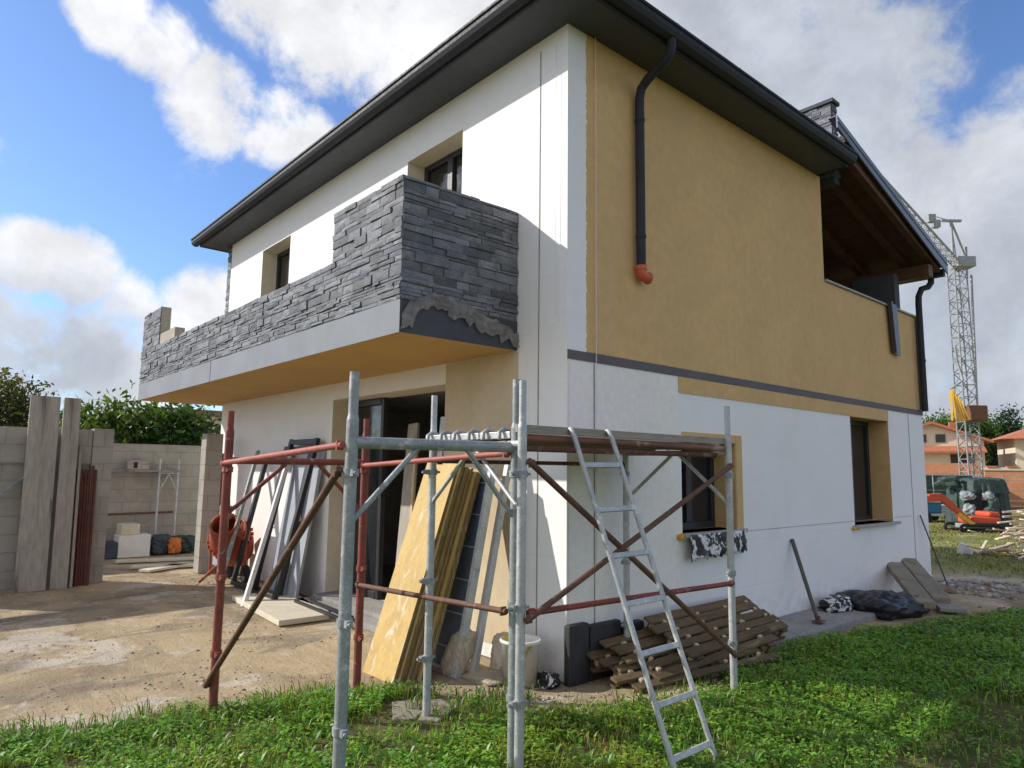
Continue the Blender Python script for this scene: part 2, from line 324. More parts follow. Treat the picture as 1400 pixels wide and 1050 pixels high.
def tag(o, label, cat, group=None, kind=None):
    o['label'] = label; o['category'] = cat
    if group: o['group'] = group
    if kind: o['kind'] = kind
    return o
def thing(name, loc, label, cat, group=None):
    o = bpy.data.objects.new(name, None); COL.objects.link(o); o.location = loc; o.empty_display_size = .2; o['_o'] = tuple(loc)
    return tag(o, label, cat, group)
def dup(root, loc=None, rotz=None, label=None):
    r = root.copy(); COL.objects.link(r)
    if loc is not None: r.location = loc
    if rotz is not None: r.rotation_euler.z = rotz
    if label: r['label'] = label
    for ch in list(root.children):
        c = ch.copy(); COL.objects.link(c); c.parent = r
        for g in list(ch.children):
            d = g.copy(); COL.objects.link(d); d.parent = c
    return r
def np_mesh(name, verts, quads, mat, cols=None, loc=None, parent=None, smooth=False):
    me = bpy.data.meshes.new(name); nv, nf = len(verts), len(quads); k = quads.shape[1]
    me.vertices.add(nv); me.vertices.foreach_set('co', np.ascontiguousarray(verts, np.float32).ravel())
    me.loops.add(nf*k); me.loops.foreach_set('vertex_index', np.ascontiguousarray(quads, np.int32).ravel())
    me.polygons.add(nf); me.polygons.foreach_set('loop_start', np.arange(0, nf*k, k, dtype=np.int32)); me.polygons.foreach_set('loop_total', np.full(nf, k, np.int32))
    if smooth: me.polygons.foreach_set('use_smooth', np.ones(nf, bool))
    me.materials.append(MT[mat] if isinstance(mat, str) else mat); me.update(calc_edges=True)
    if cols is not None:
        at = me.attributes.new('Col', 'FLOAT_COLOR', 'POINT'); at.data.foreach_set('color', np.concatenate([cols, np.ones((nv,1))], 1).astype(np.float32).ravel())
    o = bpy.data.objects.new(name, me); COL.objects.link(o)
    if parent is not None: o.parent = parent
    elif loc is not None: o.location = loc
    return o

def vnoise(x, y, seed=0):
    """cheap smooth value noise on numpy arrays"""
    xi = np.floor(x).astype(int); yi = np.floor(y).astype(int); fx = x-xi; fy = y-yi
    fx = fx*fx*(3-2*fx); fy = fy*fy*(3-2*fy)
    h = lambda a, b: np.modf(np.abs(np.sin(a*127.1+b*311.7+seed*74.7)*43758.5453))[0]
    return (h(xi,yi)*(1-fx)+h(xi+1,yi)*fx)*(1-fy)+(h(xi,yi+1)*(1-fx)+h(xi+1,yi+1)*fx)*fy
def fbm(x, y, seed=0, o=4):
    t = 0; a = .5
    for i in range(o): t = t+a*vnoise(x*2**i, y*2**i, seed+i); a *= .5
    return t

# ------------------------------------------------------------------ ground, one sheet to the horizon
# border of the weedy lawn: polyline from off frame at the left to the far end of the house; the lawn is on its +x / -y side
GE = np.array([(-3.2,-7.5),(-1.75,-4.6),(-1.28,-3.6),(-1.22,-2.86),(-1.2,-2.3),(-1.02,-1.62),(-.72,-1.08),(-.1,-.98),(.35,-.62),(.72,-.2),(.95,.3),(.78,1.2),(.62,1.9),(.72,3.7),(1.15,5.2),(1.5,6.3),(2.2,7.6),(4,9.4),(30,26)])
def grass_sd(x, y):
    """signed distance to the lawn border, positive inside the lawn"""
    x = np.asarray(x, float); y = np.asarray(y, float); best = np.full(x.shape, 1e9); sgn = np.ones(x.shape)
    for (ax, ay), (bx, by) in zip(GE[:-1], GE[1:]):
        dx, dy = bx-ax, by-ay; t = np.clip(((x-ax)*dx+(y-ay)*dy)/(dx*dx+dy*dy), 0, 1)
        d = np.hypot(x-ax-t*dx, y-ay-t*dy); side = np.where(dx*(y-ay)-dy*(x-ax) < 0, 1, -1)
        m = d < best-1e-9; best = np.where(m, d, best); sgn = np.where(m, side, sgn)
    return best*sgn
def field_mask(x, y):
    """dry field behind the house"""
    return np.clip((y-.35*x-9.6)/1.2, 0, 1)*(x > -12)
def ground_z(x, y):
    g = np.clip(grass_sd(x, y)/.5, 0, 1); near = np.exp(-np.maximum(0, np.hypot(x-1, y)-9)/6)
    z = (fbm(x*.9, y*.9, 3)-.45)*.05+(fbm(x*5, y*5, 9)-.45)*.012
    house = (x < .15)&(x > -9)&(y > -.4)
    return np.where(house, -.01, (z-.005)*near+g*.015)
def graded(lo, hi, step, far, ratio=1.16):
    a = list(np.arange(lo, hi+1e-6, step)); d = step
    while a[-1] < far: d *= ratio; a.append(a[-1]+d)
    d = step; b = []; x = lo
    while x > -far: d *= ratio; x -= d; b.append(x)
    return np.array(b[::-1]+a)
gx = graded(-12, 9, .1, 900); gy = graded(-7, 14, .1, 900)
X, Y = np.meshgrid(gx, gy); Z = ground_z(X, Y)
nx, ny = len(gx), len(gy); idx = np.arange(nx*ny).reshape(ny, nx)
Q = np.stack([idx[:-1,:-1], idx[:-1,1:], idx[1:,1:], idx[1:,:-1]], -1).reshape(-1, 4)
gm = np.clip(grass_sd(X, Y)*2.2+.5+(fbm(X*2.3, Y*2.3, 5)-.45)*1.3, 0, 1); fm = field_mask(X, Y)
stone = np.clip(1-np.abs(Y-.3*X-8.3)/.8, 0, 1)*(X > -.2)*(X < 5)
cols = np.stack([gm, fm, stone], -1).reshape(-1, 3)
def ground_mat():
    m, nt, b, oc, pos = new_mat('ground')
    a = nt.add('ShaderNodeAttribute', attribute_name='Col'); sp = nt.add('ShaderNodeSeparateColor', i_0=a.outputs[0])
    n1 = nt.noise(pos, .55, 6, .6, .7); n2 = nt.noise(pos, 4.5, 7, .7, .3); n3 = nt.noise(pos, 38, 5, .75); n5 = nt.noise(pos, 130, 3, .7)
    dirt = nt.mix(nt.ramp(n1, .38, .64), (.50, .39, .24), (.31, .24, .155))
    dirt = nt.mix(nt.math('MULTIPLY', nt.ramp(n2, .50, .72), .8), dirt, (.60, .50, .35))
    dirt = nt.mix(nt.math('MULTIPLY', nt.ramp(n3, .56, .72), .6), dirt, (.13, .10, .075))
    n6 = nt.noise(pos, .9, 7, .68, 1.2, (1, .45, 1)); n7 = nt.noise(pos, 1.7, 5, .6, .3, (.35, 1.6, 1)); n8 = nt.noise(pos, .8, 8, .7, .4)
    dirt = nt.mix(nt.math('MULTIPLY', nt.ramp(n8, .56, .60), .6), dirt, (.62, .57, .48))
    dirt = nt.mix(nt.math('MULTIPLY', nt.ramp(n7, .54, .70), .45), dirt, (.24, .19, .135))
    dirt = nt.mix(nt.math('MULTIPLY', nt.ramp(n6, .52, .62), .55), dirt, (.17, .145, .12))
    dirt = nt.mix(nt.math('MULTIPLY', nt.ramp(n5, .60, .72), .5), dirt, (.56, .50, .42))
    soil = nt.mix(nt.ramp(n2, .35, .65), (.17, .135, .065), (.085, .11, .03))
    field = nt.mix(nt.ramp(n1, .4, .62), (.30, .28, .095), (.155, .19, .055))
    field = nt.mix(nt.math('MULTIPLY', nt.ramp(n2, .48, .68), .6), field, (.34, .28, .14))
    c = nt.mix(sp.outputs[0], dirt, soil); c = nt.mix(sp.outputs[1], c, field)
    c = nt.mix(nt.math('MULTIPLY', sp.outputs[2], nt.ramp(n3, .4, .6)), c, (.30, .27, .23))
    nt.put(b.inputs['Base Color'], c); b.inputs['Roughness'].default_value = .95; b.inputs['Specular IOR Level'].default_value = .12
    h = nt.math('ADD', nt.math('MULTIPLY', n2, 1.4), nt.math('ADD', nt.math('MULTIPLY', n3, .8), nt.math('ADD', nt.math('MULTIPLY', n5, .35), nt.math('MULTIPLY', n7, 2.2))))
    bp = nt.add('ShaderNodeBump', i_Strength=.8, i_Distance=.022, i_Height=h); nt.put(b.inputs['Normal'], bp.outputs[0]); return m
g = np_mesh('ground', np.stack([X, Y, Z], -1).reshape(-1, 3), Q, ground_mat(), cols, smooth=True); tag(g, 'bare beige earth yard turning into weedy lawn and dry field', 'ground', kind='structure')

# ------------------------------------------------------------------ grass and weeds (uncountable)
def in_view(x, y, marg=.12):
    dx, dy = x-CAM.x, y-CAM.y; d = dx*f_.x+dy*f_.y; s = dx*r_.x+dy*r_.y
    return (d > .8)&(np.abs(s) < d*(.80+marg)+.9), d
def scatter(n, x0, x1, y0, y1):
    x = rng.uniform(x0, x1, n); y = rng.uniform(y0, y1, n); v, d = in_view(x, y); return x[v], y[v], d[v]
gv, gq, gc = [], [], []; goff = 0
def push(v, q, c):
    global goff
    gv.append(v.reshape(-1, 3)); gq.append(q+goff); gc.append(c.reshape(-1, 3)); goff += len(gv[-1])
def blades(x, y, h, w, col, lean):
    n = len(x); a = rng.uniform(0, 2*np.pi, n); z = ground_z(x, y); px, py = -np.sin(a), np.cos(a); L = lean*h
    c0 = np.stack([x, y, z-.01], -1); c1 = np.stack([x+np.cos(a)*L*.35, y+np.sin(a)*L*.35, z+h*.62], -1); c2 = np.stack([x+np.cos(a)*L, y+np.sin(a)*L, z+h*np.clip(1-.35*lean, .3, 1)], -1)
    s = np.stack([px, py, np.zeros(n)], -1)*w[:, None]
    v = np.stack([c0-s*.8, c0+s*.8, c1+s, c1-s, c2+s*.12, c2-s*.12], 1)
    i = np.arange(n)[:, None]*6; q = np.concatenate([i+np.array([0,1,2,3]), i+np.array([3,2,4,5])], 0)
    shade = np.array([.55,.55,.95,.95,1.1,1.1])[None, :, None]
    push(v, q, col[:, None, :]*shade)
def leaves(x, y, z, L, w, tilt, col, a=None):
    n = len(x); a = rng.uniform(0, 2*np.pi, n) if a is None else a
    d = np.stack([np.cos(a)*np.cos(tilt), np.sin(a)*np.cos(tilt), np.sin(tilt)], -1); s = np.stack([-np.sin(a), np.cos(a), rng.uniform(-.3,.3,n)], -1)
    c = np.stack([x, y, z], -1); mid = c+d*(L*.55)[:, None]; mid[:, 2] += L*.08; tip = c+d*L[:, None]; tip[:, 2] -= L*.12
    v = np.stack([c, mid+s*w[:, None], tip, mid-s*w[:, None]], 1); i = np.arange(n)[:, None]*4
    push(v, i+np.array([0,1,2,3]), col[:, None, :]*np.array([.75,1,1.1,1])[None, :, None])
def pal(n, base, var=.3, yel=.1):
    c = np.array(base)[None]*rng.uniform(1-var, 1+var, (n, 1)); m = rng.random(n) < yel
    c[m] = np.array([.17, .16, .05])*rng.uniform(.7, 1.2, (m.sum(), 1)); c[:, 0] *= rng.uniform(.75, 1.4, n); return c
def lawn_keep(x, y, soft=.18):
    sd = grass_sd(x, y)+(fbm(x*2.3, y*2.3, 5)-.45)*.55; bare = np.clip((fbm(x*.75, y*.75, 137)-.60)*9, 0, 1); dens = (1-.85*bare)*np.clip(sd/soft, 0, 1)*np.clip(.25+2.1*(fbm(x*1.6, y*1.6, 21)-.25), .08, 1)
    pads = np.hypot(x+.2, y+1.3) < .3
    return (rng.random(len(x)) < dens)&~pads
def patchy(x, y):
    """yellowed, trampled and lusher patches"""
    a = np.clip((fbm(x*.9, y*.9, 63)-.42)*5, 0, 1); b = .65+.7*fbm(x*1.5, y*1.5, 91)
    return np.stack([b*(1+.32*a), b*(1+.0*a), b*(1-.1*a)], -1)
# near lawn, sampled so that the density falls off with distance
def vscatter(n, d0, d1):
    d = rng.uniform(d0, d1, n); q = rng.uniform(-.95, .95, n)*d+rng.uniform(-.6, .6, n)
    return CAM.x+F2[0]*d+r_.x*q, CAM.y+F2[1]*d+r_.y*q, d
F2 = (-math.sin(YAW), math.cos(YAW))
x, y, d = vscatter(330000, 1.6, 15); k = lawn_keep(x, y)&(y < 13); x, y, d = x[k], y[k], d[k]
n = len(x); sc_ = np.clip(d/5, .7, 2.2)
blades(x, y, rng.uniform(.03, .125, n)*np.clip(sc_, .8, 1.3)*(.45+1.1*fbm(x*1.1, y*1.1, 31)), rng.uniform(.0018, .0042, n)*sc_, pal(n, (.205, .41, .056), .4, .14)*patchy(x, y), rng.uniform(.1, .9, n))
x, y, d = vscatter(165000, 1.6, 15); k = lawn_keep(x, y)&(y < 13)&(fbm(x*1.9, y*1.9, 77) > .31); x, y, d = x[k], y[k], d[k]
for r in range(4):   # clover and broad-leaved weeds: four leaves to a plant
    n = len(x); s_ = np.clip(d/5, .75, 2.0)
    hh = rng.uniform(.02, .085, n)*(.5+1.0*fbm(x*1.1, y*1.1, 31))*np.clip(s_, .8, 1.3)
    leaves(x+rng.normal(0, .014, n)*s_, y+rng.normal(0, .014, n)*s_, ground_z(x, y)+hh, rng.uniform(.016, .046, n)*s_, rng.uniform(.007, .016, n)*s_, rng.uniform(-.25, .5, n), pal(n, (.19, .40, .060), .5, .07)*patchy(x, y))
# dandelion-like rosettes with long leaves
x, y, d = vscatter(3800, 1.6, 11); k = lawn_keep(x, y); x, y = x[k], y[k]
for r in range(7):
    n = len(x); leaves(x, y, ground_z(x, y)+.02, rng.uniform(.05, .12, n), rng.uniform(.007, .014, n), rng.uniform(.25, 1.1, n), pal(n, (.12, .28, .04), .25, .05), a=r*.9+rng.uniform(-.3, .3, n))
# taller tufts along the border of the yard and around the poles
x, y, d = scatter(60000, -3, 5, -5, 3); sd = grass_sd(x, y)+(fbm(x*2.3, y*2.3, 5)-.45)*.55; k = (sd > -.15)&(sd < .5)&(fbm(x*3, y*3, 44) > .46); x, y = x[k], y[k]; n = len(x)
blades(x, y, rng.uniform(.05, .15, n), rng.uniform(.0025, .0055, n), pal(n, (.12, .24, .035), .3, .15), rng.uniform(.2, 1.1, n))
# stray weeds in the yard
x, y, d = scatter(9000, -6, 2, -5, 0); k = (grass_sd(x, y) > -.55)&(grass_sd(x, y) < 0)&(fbm(x*3.2, y*3.2, 8) > .5); x, y = x[k], y[k]; n = len(x)
blades(x, y, rng.uniform(.02, .06, n), rng.uniform(.0015, .003, n), pal(n, (.10, .15, .035), .3, .4), rng.uniform(.2, 1.1, n))
# dry field behind the house
x, y, d = scatter(330000, -12, 25, 8.5, 45); k = (field_mask(x, y) > rng.random(len(x)))&(rng.random(len(x)) < np.clip(1.6*(fbm(x*.6, y*.6, 3)-.2), .1, 1)); x, y, d = x[k], y[k], d[k]; n = len(x)
blades(x, y, rng.uniform(.02, .08, n), rng.uniform(.006, .014, n), pal(n, (.27, .28, .08), .25, .4), rng.uniform(.2, 1.0, n))
gr = np_mesh('grass', np.concatenate(gv), np.concatenate(gq), 'grass', np.concatenate(gc)); tag(gr, 'short green weedy grass covering the lawn in front of the house', 'grass', kind='stuff')

# pebbles and rubble crumbs
def pebbles(name, x, y, s, label, cols):
    n = len(x); base = np.array([(1,0,0),(0,1,0),(-1,0,0),(0,-1,0),(0,0,1),(0,0,-1)], float)
    f = np.array([(0,1,4),(1,2,4),(2,3,4),(3,0,4),(1,0,5),(2,1,5),(3,2,5),(0,3,5)])
    v = base[None]*s[:, None, None]*rng.uniform(.6, 1.3, (n, 6, 1))*np.array([1,1,.6]); a = rng.uniform(0, 6.28, n); ca, sa = np.cos(a)[:, None], np.sin(a)[:, None]
    vx = v[..., 0]*ca-v[..., 1]*sa; vy = v[..., 0]*sa+v[..., 1]*ca
    v = np.stack([vx+x[:, None], vy+y[:, None], v[..., 2]+(ground_z(x, y)+s*.15)[:, None]], -1)
    q = (np.arange(n)[:, None, None]*6+f[None]).reshape(-1, 3); c = np.repeat(np.array(cols)[rng.integers(0, len(cols), n)]*rng.uniform(.6, 1.2, (n, 1)), 6, 0)
    o = np_mesh(name, v.reshape(-1, 3), q, 'pebble', c); return tag(o, label, 'gravel', kind='stuff')
MT['pebble'] = surf('pebble', (1, 1, 1), (.8, .8, .8), 8, .9, attr=True, bump=.3)
x, y, d = scatter(9000, -8, 2, -5.5, .0); k = (grass_sd(x, y) < .15)&(rng.random(len(x)) < np.clip(1.8*(fbm(x*1.4, y*1.4, 51)-.3), .03, 1)); x, y = x[k], y[k]
pebbles('gravel', x, y, np.abs(rng.normal(0, .008, len(x)))+.003, 'small loose stones scattered over the bare yard', [(.42,.37,.30),(.32,.28,.22),(.5,.46,.4)])
x, y, d = scatter(2600, .0, 5, 6.3, 10.5); k = (np.abs(y-.3*x-8.2) < .9); x, y = x[k], y[k]
pebbles('rubble', x, y, np.abs(rng.normal(0, .03, len(x)))+.012, 'broken stones strewn past the far corner of the house', [(.42,.39,.34),(.33,.29,.25),(.5,.48,.44),(.36,.22,.16)])
x, y, d = scatter(2500, -.6, 1.6, -1.0, 1.6); k = (np.abs(grass_sd(x, y)) < .35); x, y = x[k], y[k]
pebbles('gravel', x, y, np.abs(rng.normal(0, .01, len(x)))+.004, 'stone crumbs on the bare soil by the house corner', [(.42,.34,.25),(.32,.26,.2),(.5,.44,.36)])

# ------------------------------------------------------------------ the house
HS = 5.86; LX = -8.8; DY = 8.42; T = .38
house = thing('house', (0, 0, 0), 'two storey house under construction with white insulation boards, tan plaster and dark eaves', 'house')
b = MB(); b.wall((LX, 0, 0), (1,0,0), (0,0,1), (0,-1,0), -LX, HS, T, [(-4.4-LX, -1.81-LX, .12, 2.64), (-7.25-LX, -6.11-LX, 3.2, 5.38), (-2.71-LX, -1.6-LX, 3.2, 5.43)])
b.build('wall', ['white_x', 'reveal'], house)
b = MB(); b.wall((0, 0, 0), (0,1,0), (0,0,1), (1,0,0), DY, 2.76, T, [(1.65, 2.66, 1.13, 2.06), (5.64, 6.97, 1.04, 2.54)]); b.build('wall', ['white_y', 'tan'], house)
b = MB(); b.wall((0, 0, 2.76), (0,1,0), (0,0,1), (1,0,0), DY, HS-2.76, T, [(5.02, DY+1, 4.36-2.76, HS)]); w_up = b.build('wall', ['white_y', 'tan'], house)
b = MB(); b.wall((LX, DY, 0), (0,-1,0), (0,0,1), (-1,0,0), DY, HS, T, []); b.build('wall', ['white_y', 'interior'], house)
b = MB(); b.wall((0, DY, 0), (-1,0,0), (0,0,1), (0,1,0), -LX, 4.36, T, []); b.wall((-3.4, DY, 4.36), (-1,0,0), (0,0,1), (0,1,0), -LX-3.4, 1.2, T, []); b.build('wall', ['white_x', 'interior'], house)
# tan plaster coat on the upper side wall: sheet with a ragged edge near the corner
b = MB(); ed = []; z = 2.80
while z < HS-.01: ed.append((.245+random.uniform(-.006, .006)+random.choice((0, 0, 0, 0, .012)), z)); z += random.uniform(.008, .04)
ed.append((.245, HS-.002)); px = .006
vs = [(px, y_, z_) for y_, z_ in ed]+[(px, 5.015, z_) for y_, z_ in ed]; n = len(ed)
b.add(vs, [(i, n+i, n+i+1, i+1) for i in range(n-1)]); b.add([(0, y_, z_) for y_, z_ in ed]+[(px, y_, z_) for y_, z_ in ed], [(i, n+i, n+i+1, i+1) for i in range(n-1)])
b.quad((px, 5.015, 2.80), (px, DY-.003, 2.80), (px, DY-.003, 4.355), (px, 5.015, 4.355))
b.build('plaster', 'tan', house)
b = MB(); b.box((.002, .002, 2.715), (.012, DY+.004, 2.795)); b.box((-.3, DY-.0, 2.715), (.012, DY+.01, 2.795)); b.build('floor_band', 'band', house)
b = MB(); b.box((.002, 1.62, 2.545), (.009, 6.97, 2.712)); b.box((.002, 2.665, 1.12), (.008, 2.785, 2.15)); b.box((.002, 1.66, 2.065), (.007, 2.66, 2.15)); b.build('lintel_plaster', 'tan', house)
b = MB(); b.box((-1.80, -.006, 1.5), (-.64, .002, 2.85)); b.box((-1.80, -.005, .13), (-.64, .002, 1.498)); b.build('plaster', 'cream', house)
# vertical joint strips and taut plumb lines
b = MB(); b.box((-.369, -.004, .0), (-.357, .002, 5.75)); b.build('joint_strip', 'concrete', house)
b = MB(); b.tube((.03, .345, .9), (.03, .345, HS), .004, 6); b.tube((-.12, -.03, 3.1), (-.12, -.03, 5.7), .002, 5); b.build('plumb_line', 'white_paint', house)
b = MB(); b.box((.001, .337, .42), (.007, .350, 2.70)); b.build('joint_strip', 'concrete', house); b = MB(); b.box((.001, 7.78, .1), (.006, 7.79, 2.70)); b.build('joint_strip', 'concrete', house); b = MB(); b.box((.001, 2.9, 1.095), (.004, 7.7, 1.10)); b.build('joint_strip', 'concrete', house)
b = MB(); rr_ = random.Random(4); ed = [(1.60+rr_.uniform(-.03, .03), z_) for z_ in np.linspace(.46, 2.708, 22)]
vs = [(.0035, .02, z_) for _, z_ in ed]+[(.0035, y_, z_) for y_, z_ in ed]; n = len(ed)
b.add(vs, [(i, n+i, n+i+1, i+1) for i in range(n-1)]); b.build('primer_bounce_coat', 'primer_bounce', house)  # primer patch, tinted like white board under warm bounce light
# plinth membrane at the corner
b = MB(); b.box((.003, -.035, -.02), (.075, .20, .47)); b.box((.003, .222, -.02), (.07, .62, .44)); b.box((.003, .66, -.02), (.09, .92, .40)); b.box((.003, .94, -.02), (.03, 2.9, .16))
b.build('base_membrane', 'bitumen', house, bevel=.012)
# inside
b = MB(); b.box((LX+T+.01, T+.01, -.05), (-T-.01, DY-T-.01, .10)); b.box((LX+T+.01, T+.01, 2.70), (-T-.01, DY-T-.01, 3.0)); b.box((-6.2, 3.3, .101), (-.6, 3.45, 2.699)); b.box((-6.35, T+.01, .101), (-6.2, 3.3, 2.699)); b.box((-1.0, T+.01, .101), (-.9, 3.3, 2.699))
b.build('interior_room', 'interior', house)
b = MB(); b.box((-4.5, -.36, .0), (-1.75, -.002, .07)); b.box((-4.42, -.16, .07), (-1.78, .30, .122)); b.build('threshold', 'concrete', house, bevel=.006)

def window(x0, x1, z0, z1, axis, depth, leaves_n=2, door=False):
    """frame with mullions, pane behind; axis 0: in the side wall (plane x), axis 1: in the front wall"""
    def P(u, d, z): return (-d, u, z) if axis == 0 else (u, d, z)
    def bx(mb, u0, u1, d0, d1, za, zb):
        p, q = P(u0, d0, za), P(u1, d1, zb); mb.box(tuple(map(min, p, q)), tuple(map(max, p, q)))
    w = MB(); fw = .07
    bx(w, x0, x0+fw, depth, depth+.07, z0, z1); bx(w, x1-fw, x1, depth, depth+.07, z0, z1); bx(w, x0+fw, x1-fw, depth, depth+.07, z1-fw, z1); bx(w, x0+fw, x1-fw, depth, depth+.07, z0, z0+fw)
    for i in range(1, leaves_n):
        m = x0+(x1-x0)*i/leaves_n; bx(w, m-.05, m+.05, depth-.008, depth+.065, z0+fw, z1-fw)
    f = w.build('window', 'frame', house, bevel=.006)
    pn = MB(); bx(pn, x0+fw-.005, x1-fw+.005, depth+.03, depth+.045, z0+fw-.005, z1-fw+.005); pn.build('pane', 'glass', f)
    return f
w1 = window(1.652, 2.658, 1.132, 2.058, 0, .27); w2 = window(5.642, 6.968, 1.042, 2.538, 0, .29)
window(-7.248, -6.112, 3.202, 5.378, 1, .25); window(-2.708, -1.602, 3.202, 5.428, 1, .24)
for f, (y0, y1, z) in ((w1, (1.6, 2.76, 1.128)), (w2, (5.57, 7.08, 1.038))):
    s = MB(); s.box((-.26, y0+.07, z-.03), (.001, y1-.09, z+.002)); s.box((.001, y0, z-.035), (.075, y1, z+.004)); s.build('sill', 'sill', f, bevel=.004)
# foam-yellow mortar at the ends of the sills
s = MB(); s.obox((.03, 1.60, 1.10), (.06, .10, .06)); s.build('foam_bead', 'yellow_paint', w1, bevel=.02)
s = MB(); s.obox((.03, 5.60, 1.00), (.05, .16, .04)); s.build('foam_bead', 'yellow_paint', w2, bevel=.015)

# stone cladding: rows of split-faced slate pieces
def cladding(name, O, U, N, regions, parent, seed):
    """regions: list of (u0,u1,z0,z1)"""
    rs = random.Random(seed); O, U, N = V(O), V(U), V(N); b = MB(); flip = U.cross(V((0,0,1))).dot(N) < 0
    for (u0, u1, z0, z1) in regions:
        z = z0
        while z < z1-.005:
            h = min(rs.choice((.03, .038, .045, .055, .07, .085)), z1-z); h = h if z1-z-h > .03 else z1-z
            u = u0
            while u < u1-.005:
                l = min(rs.uniform(.10, .36), u1-u); l = l if u1-u-l > .06 else u1-u
                d = rs.choice((.006, .008, .010, .013, .016, .022)); g_ = .0025
                q = [(u+g_, z+g_), (u+l-g_, z+g_), (u+l-g_, z+h-g_), (u+g_, z+h-g_)]
                back = [O+U*a+V((0,0,c)) for a, c in q]; front = [O+U*(a+rs.uniform(-.004, .004))+V((0,0,c+rs.uniform(-.004, .004)))+N*(d+rs.uniform(-.005, .005)) for a, c in q]
                mid = O+U*(u+l*rs.uniform(.35, .65))+V((0,0,z+h*rs.uniform(.35, .65)))+N*(d+rs.uniform(0, .007))
                t = rs.choice((rs.uniform(.62, .9), rs.uniform(.85, 1.2), rs.uniform(1.1, 1.45))); c = (t*rs.uniform(.96, 1.03), t, t*rs.uniform(.97, 1.06))
                fs = [(0,1,5,4),(1,2,6,5),(2,3,7,6),(3,0,4,7),(4,5,8),(5,6,8),(6,7,8),(7,4,8)]
                if flip: fs = [tuple(reversed(x_)) for x_ in fs]
                b.add(back+front+[mid], fs, 0, False, c); u += l
            z += h
    return b.build(name, 'stone', parent)
XR, XL, BY, ZU, ZS = -.66, -9.24, -1.30, 2.86, 3.14; ZP, ZH, ZE = 3.72, 4.22, 4.36
sl = MB(); zt = ZS
# slab: front plaster 0, end plaster 1, underside 2
def slab_box(lo, hi):
    (x0, y0, z0), (x1, y1, z1) = lo, hi
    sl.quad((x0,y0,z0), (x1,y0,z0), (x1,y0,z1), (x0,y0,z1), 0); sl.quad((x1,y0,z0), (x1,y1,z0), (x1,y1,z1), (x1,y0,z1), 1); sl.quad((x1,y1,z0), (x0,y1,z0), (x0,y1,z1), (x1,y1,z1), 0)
    sl.quad((x0,y1,z0), (x0,y0,z0), (x0,y0,z1), (x0,y1,z1), 0); sl.quad((x0,y0,z0), (x0,y1,z0), (x1,y1,z0), (x1,y0,z0), 2); sl.quad((x0,y0,z1), (x1,y0,z1), (x1,y1,z1), (x0,y1,z1), 0)
slab_box((XL, BY, ZU), (XR, -.001, ZS)); slab_box((XL, .0, ZU), (LX-.001, 2.2, ZS))
balc = sl.build('balcony', ['slab_front', 'slab_end', 'ochre'], house)
pr = MB(); t_ = .16; e = .012
pr.box((XL+e, BY+e, ZS+.002), (XR-e, BY+t_, ZP)); pr.box((-1.93, BY+e+.001, ZP), (XR-e-.001, BY+t_-.001, ZH)); pr.box((XL+e+.001, BY+e+.001, ZP), (-8.15, BY+t_-.001, ZE)); pr.box((-8.15, BY+e+.001, ZP), (-7.30, BY+t_-.001, ZP+.17))
pr.box((XR-t_, BY+t_, ZS+.002), (XR-e, -.002, ZH)); pr.box((XL+e, BY+t_, ZS+.002), (XL+t_, 2.19, ZP))
pr.build('parapet', 'parapet', balc)
cladding('stone_cladding', (XL+.004, BY+e-.001, 0), (1,0,0), (0,-1,0), [(0, 8.576, ZS+.004, ZP), (7.306, 8.576, ZP, ZH), (0, 1.09, ZP, ZE)], balc, 3)
cladding('stone_cladding', (XR-e+.001, BY+.002, 0), (0,1,0), (1,0,0), [(0, -BY-.006, ZS+.002, ZH)], balc, 4)
cladding('stone_cladding', (XL+e-.001, 2.19, 0), (0,-1,0), (-1,0,0), [(0, 3.48, ZS+.004, ZP)], balc, 5)
d_ = MB(); d_.box((-5.42, BY-.003, ZU+.002), (-5.408, BY-.001, ZS)); d_.build('joint_strip', 'slab_end', balc)
# stone-clad pier at the left end of the upper floor
p_ = MB(); p_.box((LX-.26, .03, ZS), (LX-.002, .45, HS-.01)); pier = p_.build('pier', 'cream', house)
cladding('stone_cladding', (LX-.262, .031, 0), (1,0,0), (0,-1,0), [(0, .262, ZS+.6, HS-.01)], pier, 6); cladding('stone_cladding', (LX-.261, .45, 0), (0,-1,0), (-1,0,0), [(0, .42, ZS+.6, HS-.01)], pier, 7)

# roof: soffits, fascia, gutters, tiled slopes
OX0, OX1, OY = -9.28, .40, -.42; SL = .28
so = MB(); so.box((OX0, OY, HS), (OX1, -.0, HS+.02)); so.box((.0, .0, HS), (OX1, 4.93, HS+.02)); so.box((OX0, .0, HS), (LX, 8.7, HS+.02)); roof_parent = None
ro = MB(); zr = HS+.12; yb = 8.50; zb = 5.32
ridge_y = (zb-zr+SL*yb-SL*.45)/(2*SL); ridge_z = zr+SL*(ridge_y+.45)
hipx = .42-(ridge_z-zr)/SL
A0, A1 = (-9.32, -.45, zr), (.43, -.45, zr); R0, R1 = (-9.32, ridge_y, ridge_z), (hipx, ridge_y, ridge_z)
ro.quad(A0, A1, R1, R0); y5 = 4.95; z5 = zb+SL*(yb-y5)
ro.add([A1, (.43, y5, zr), (hipx+2.2, y5, zr+.28*2), R1], [(0, 1, 2, 3)])
ro.prism([(-9.32, ridge_y, ridge_z+.01), (-9.32, yb, zb), (-9.32, yb, zb-.06), (-9.32, ridge_y, ridge_z-.05)], (9.32+hipx, 0, 0)); 
ro.prism([(hipx, y5, z5), (hipx, yb, zb), (hipx, yb, zb-.06), (hipx, y5, z5-.06)], (.43-hipx, 0, 0))
ro.quad((hipx, ridge_y, ridge_z), (hipx, y5, z5), (hipx+2.2, y5, z5-.0), (hipx+1, ridge_y+1.2, ridge_z-.33))
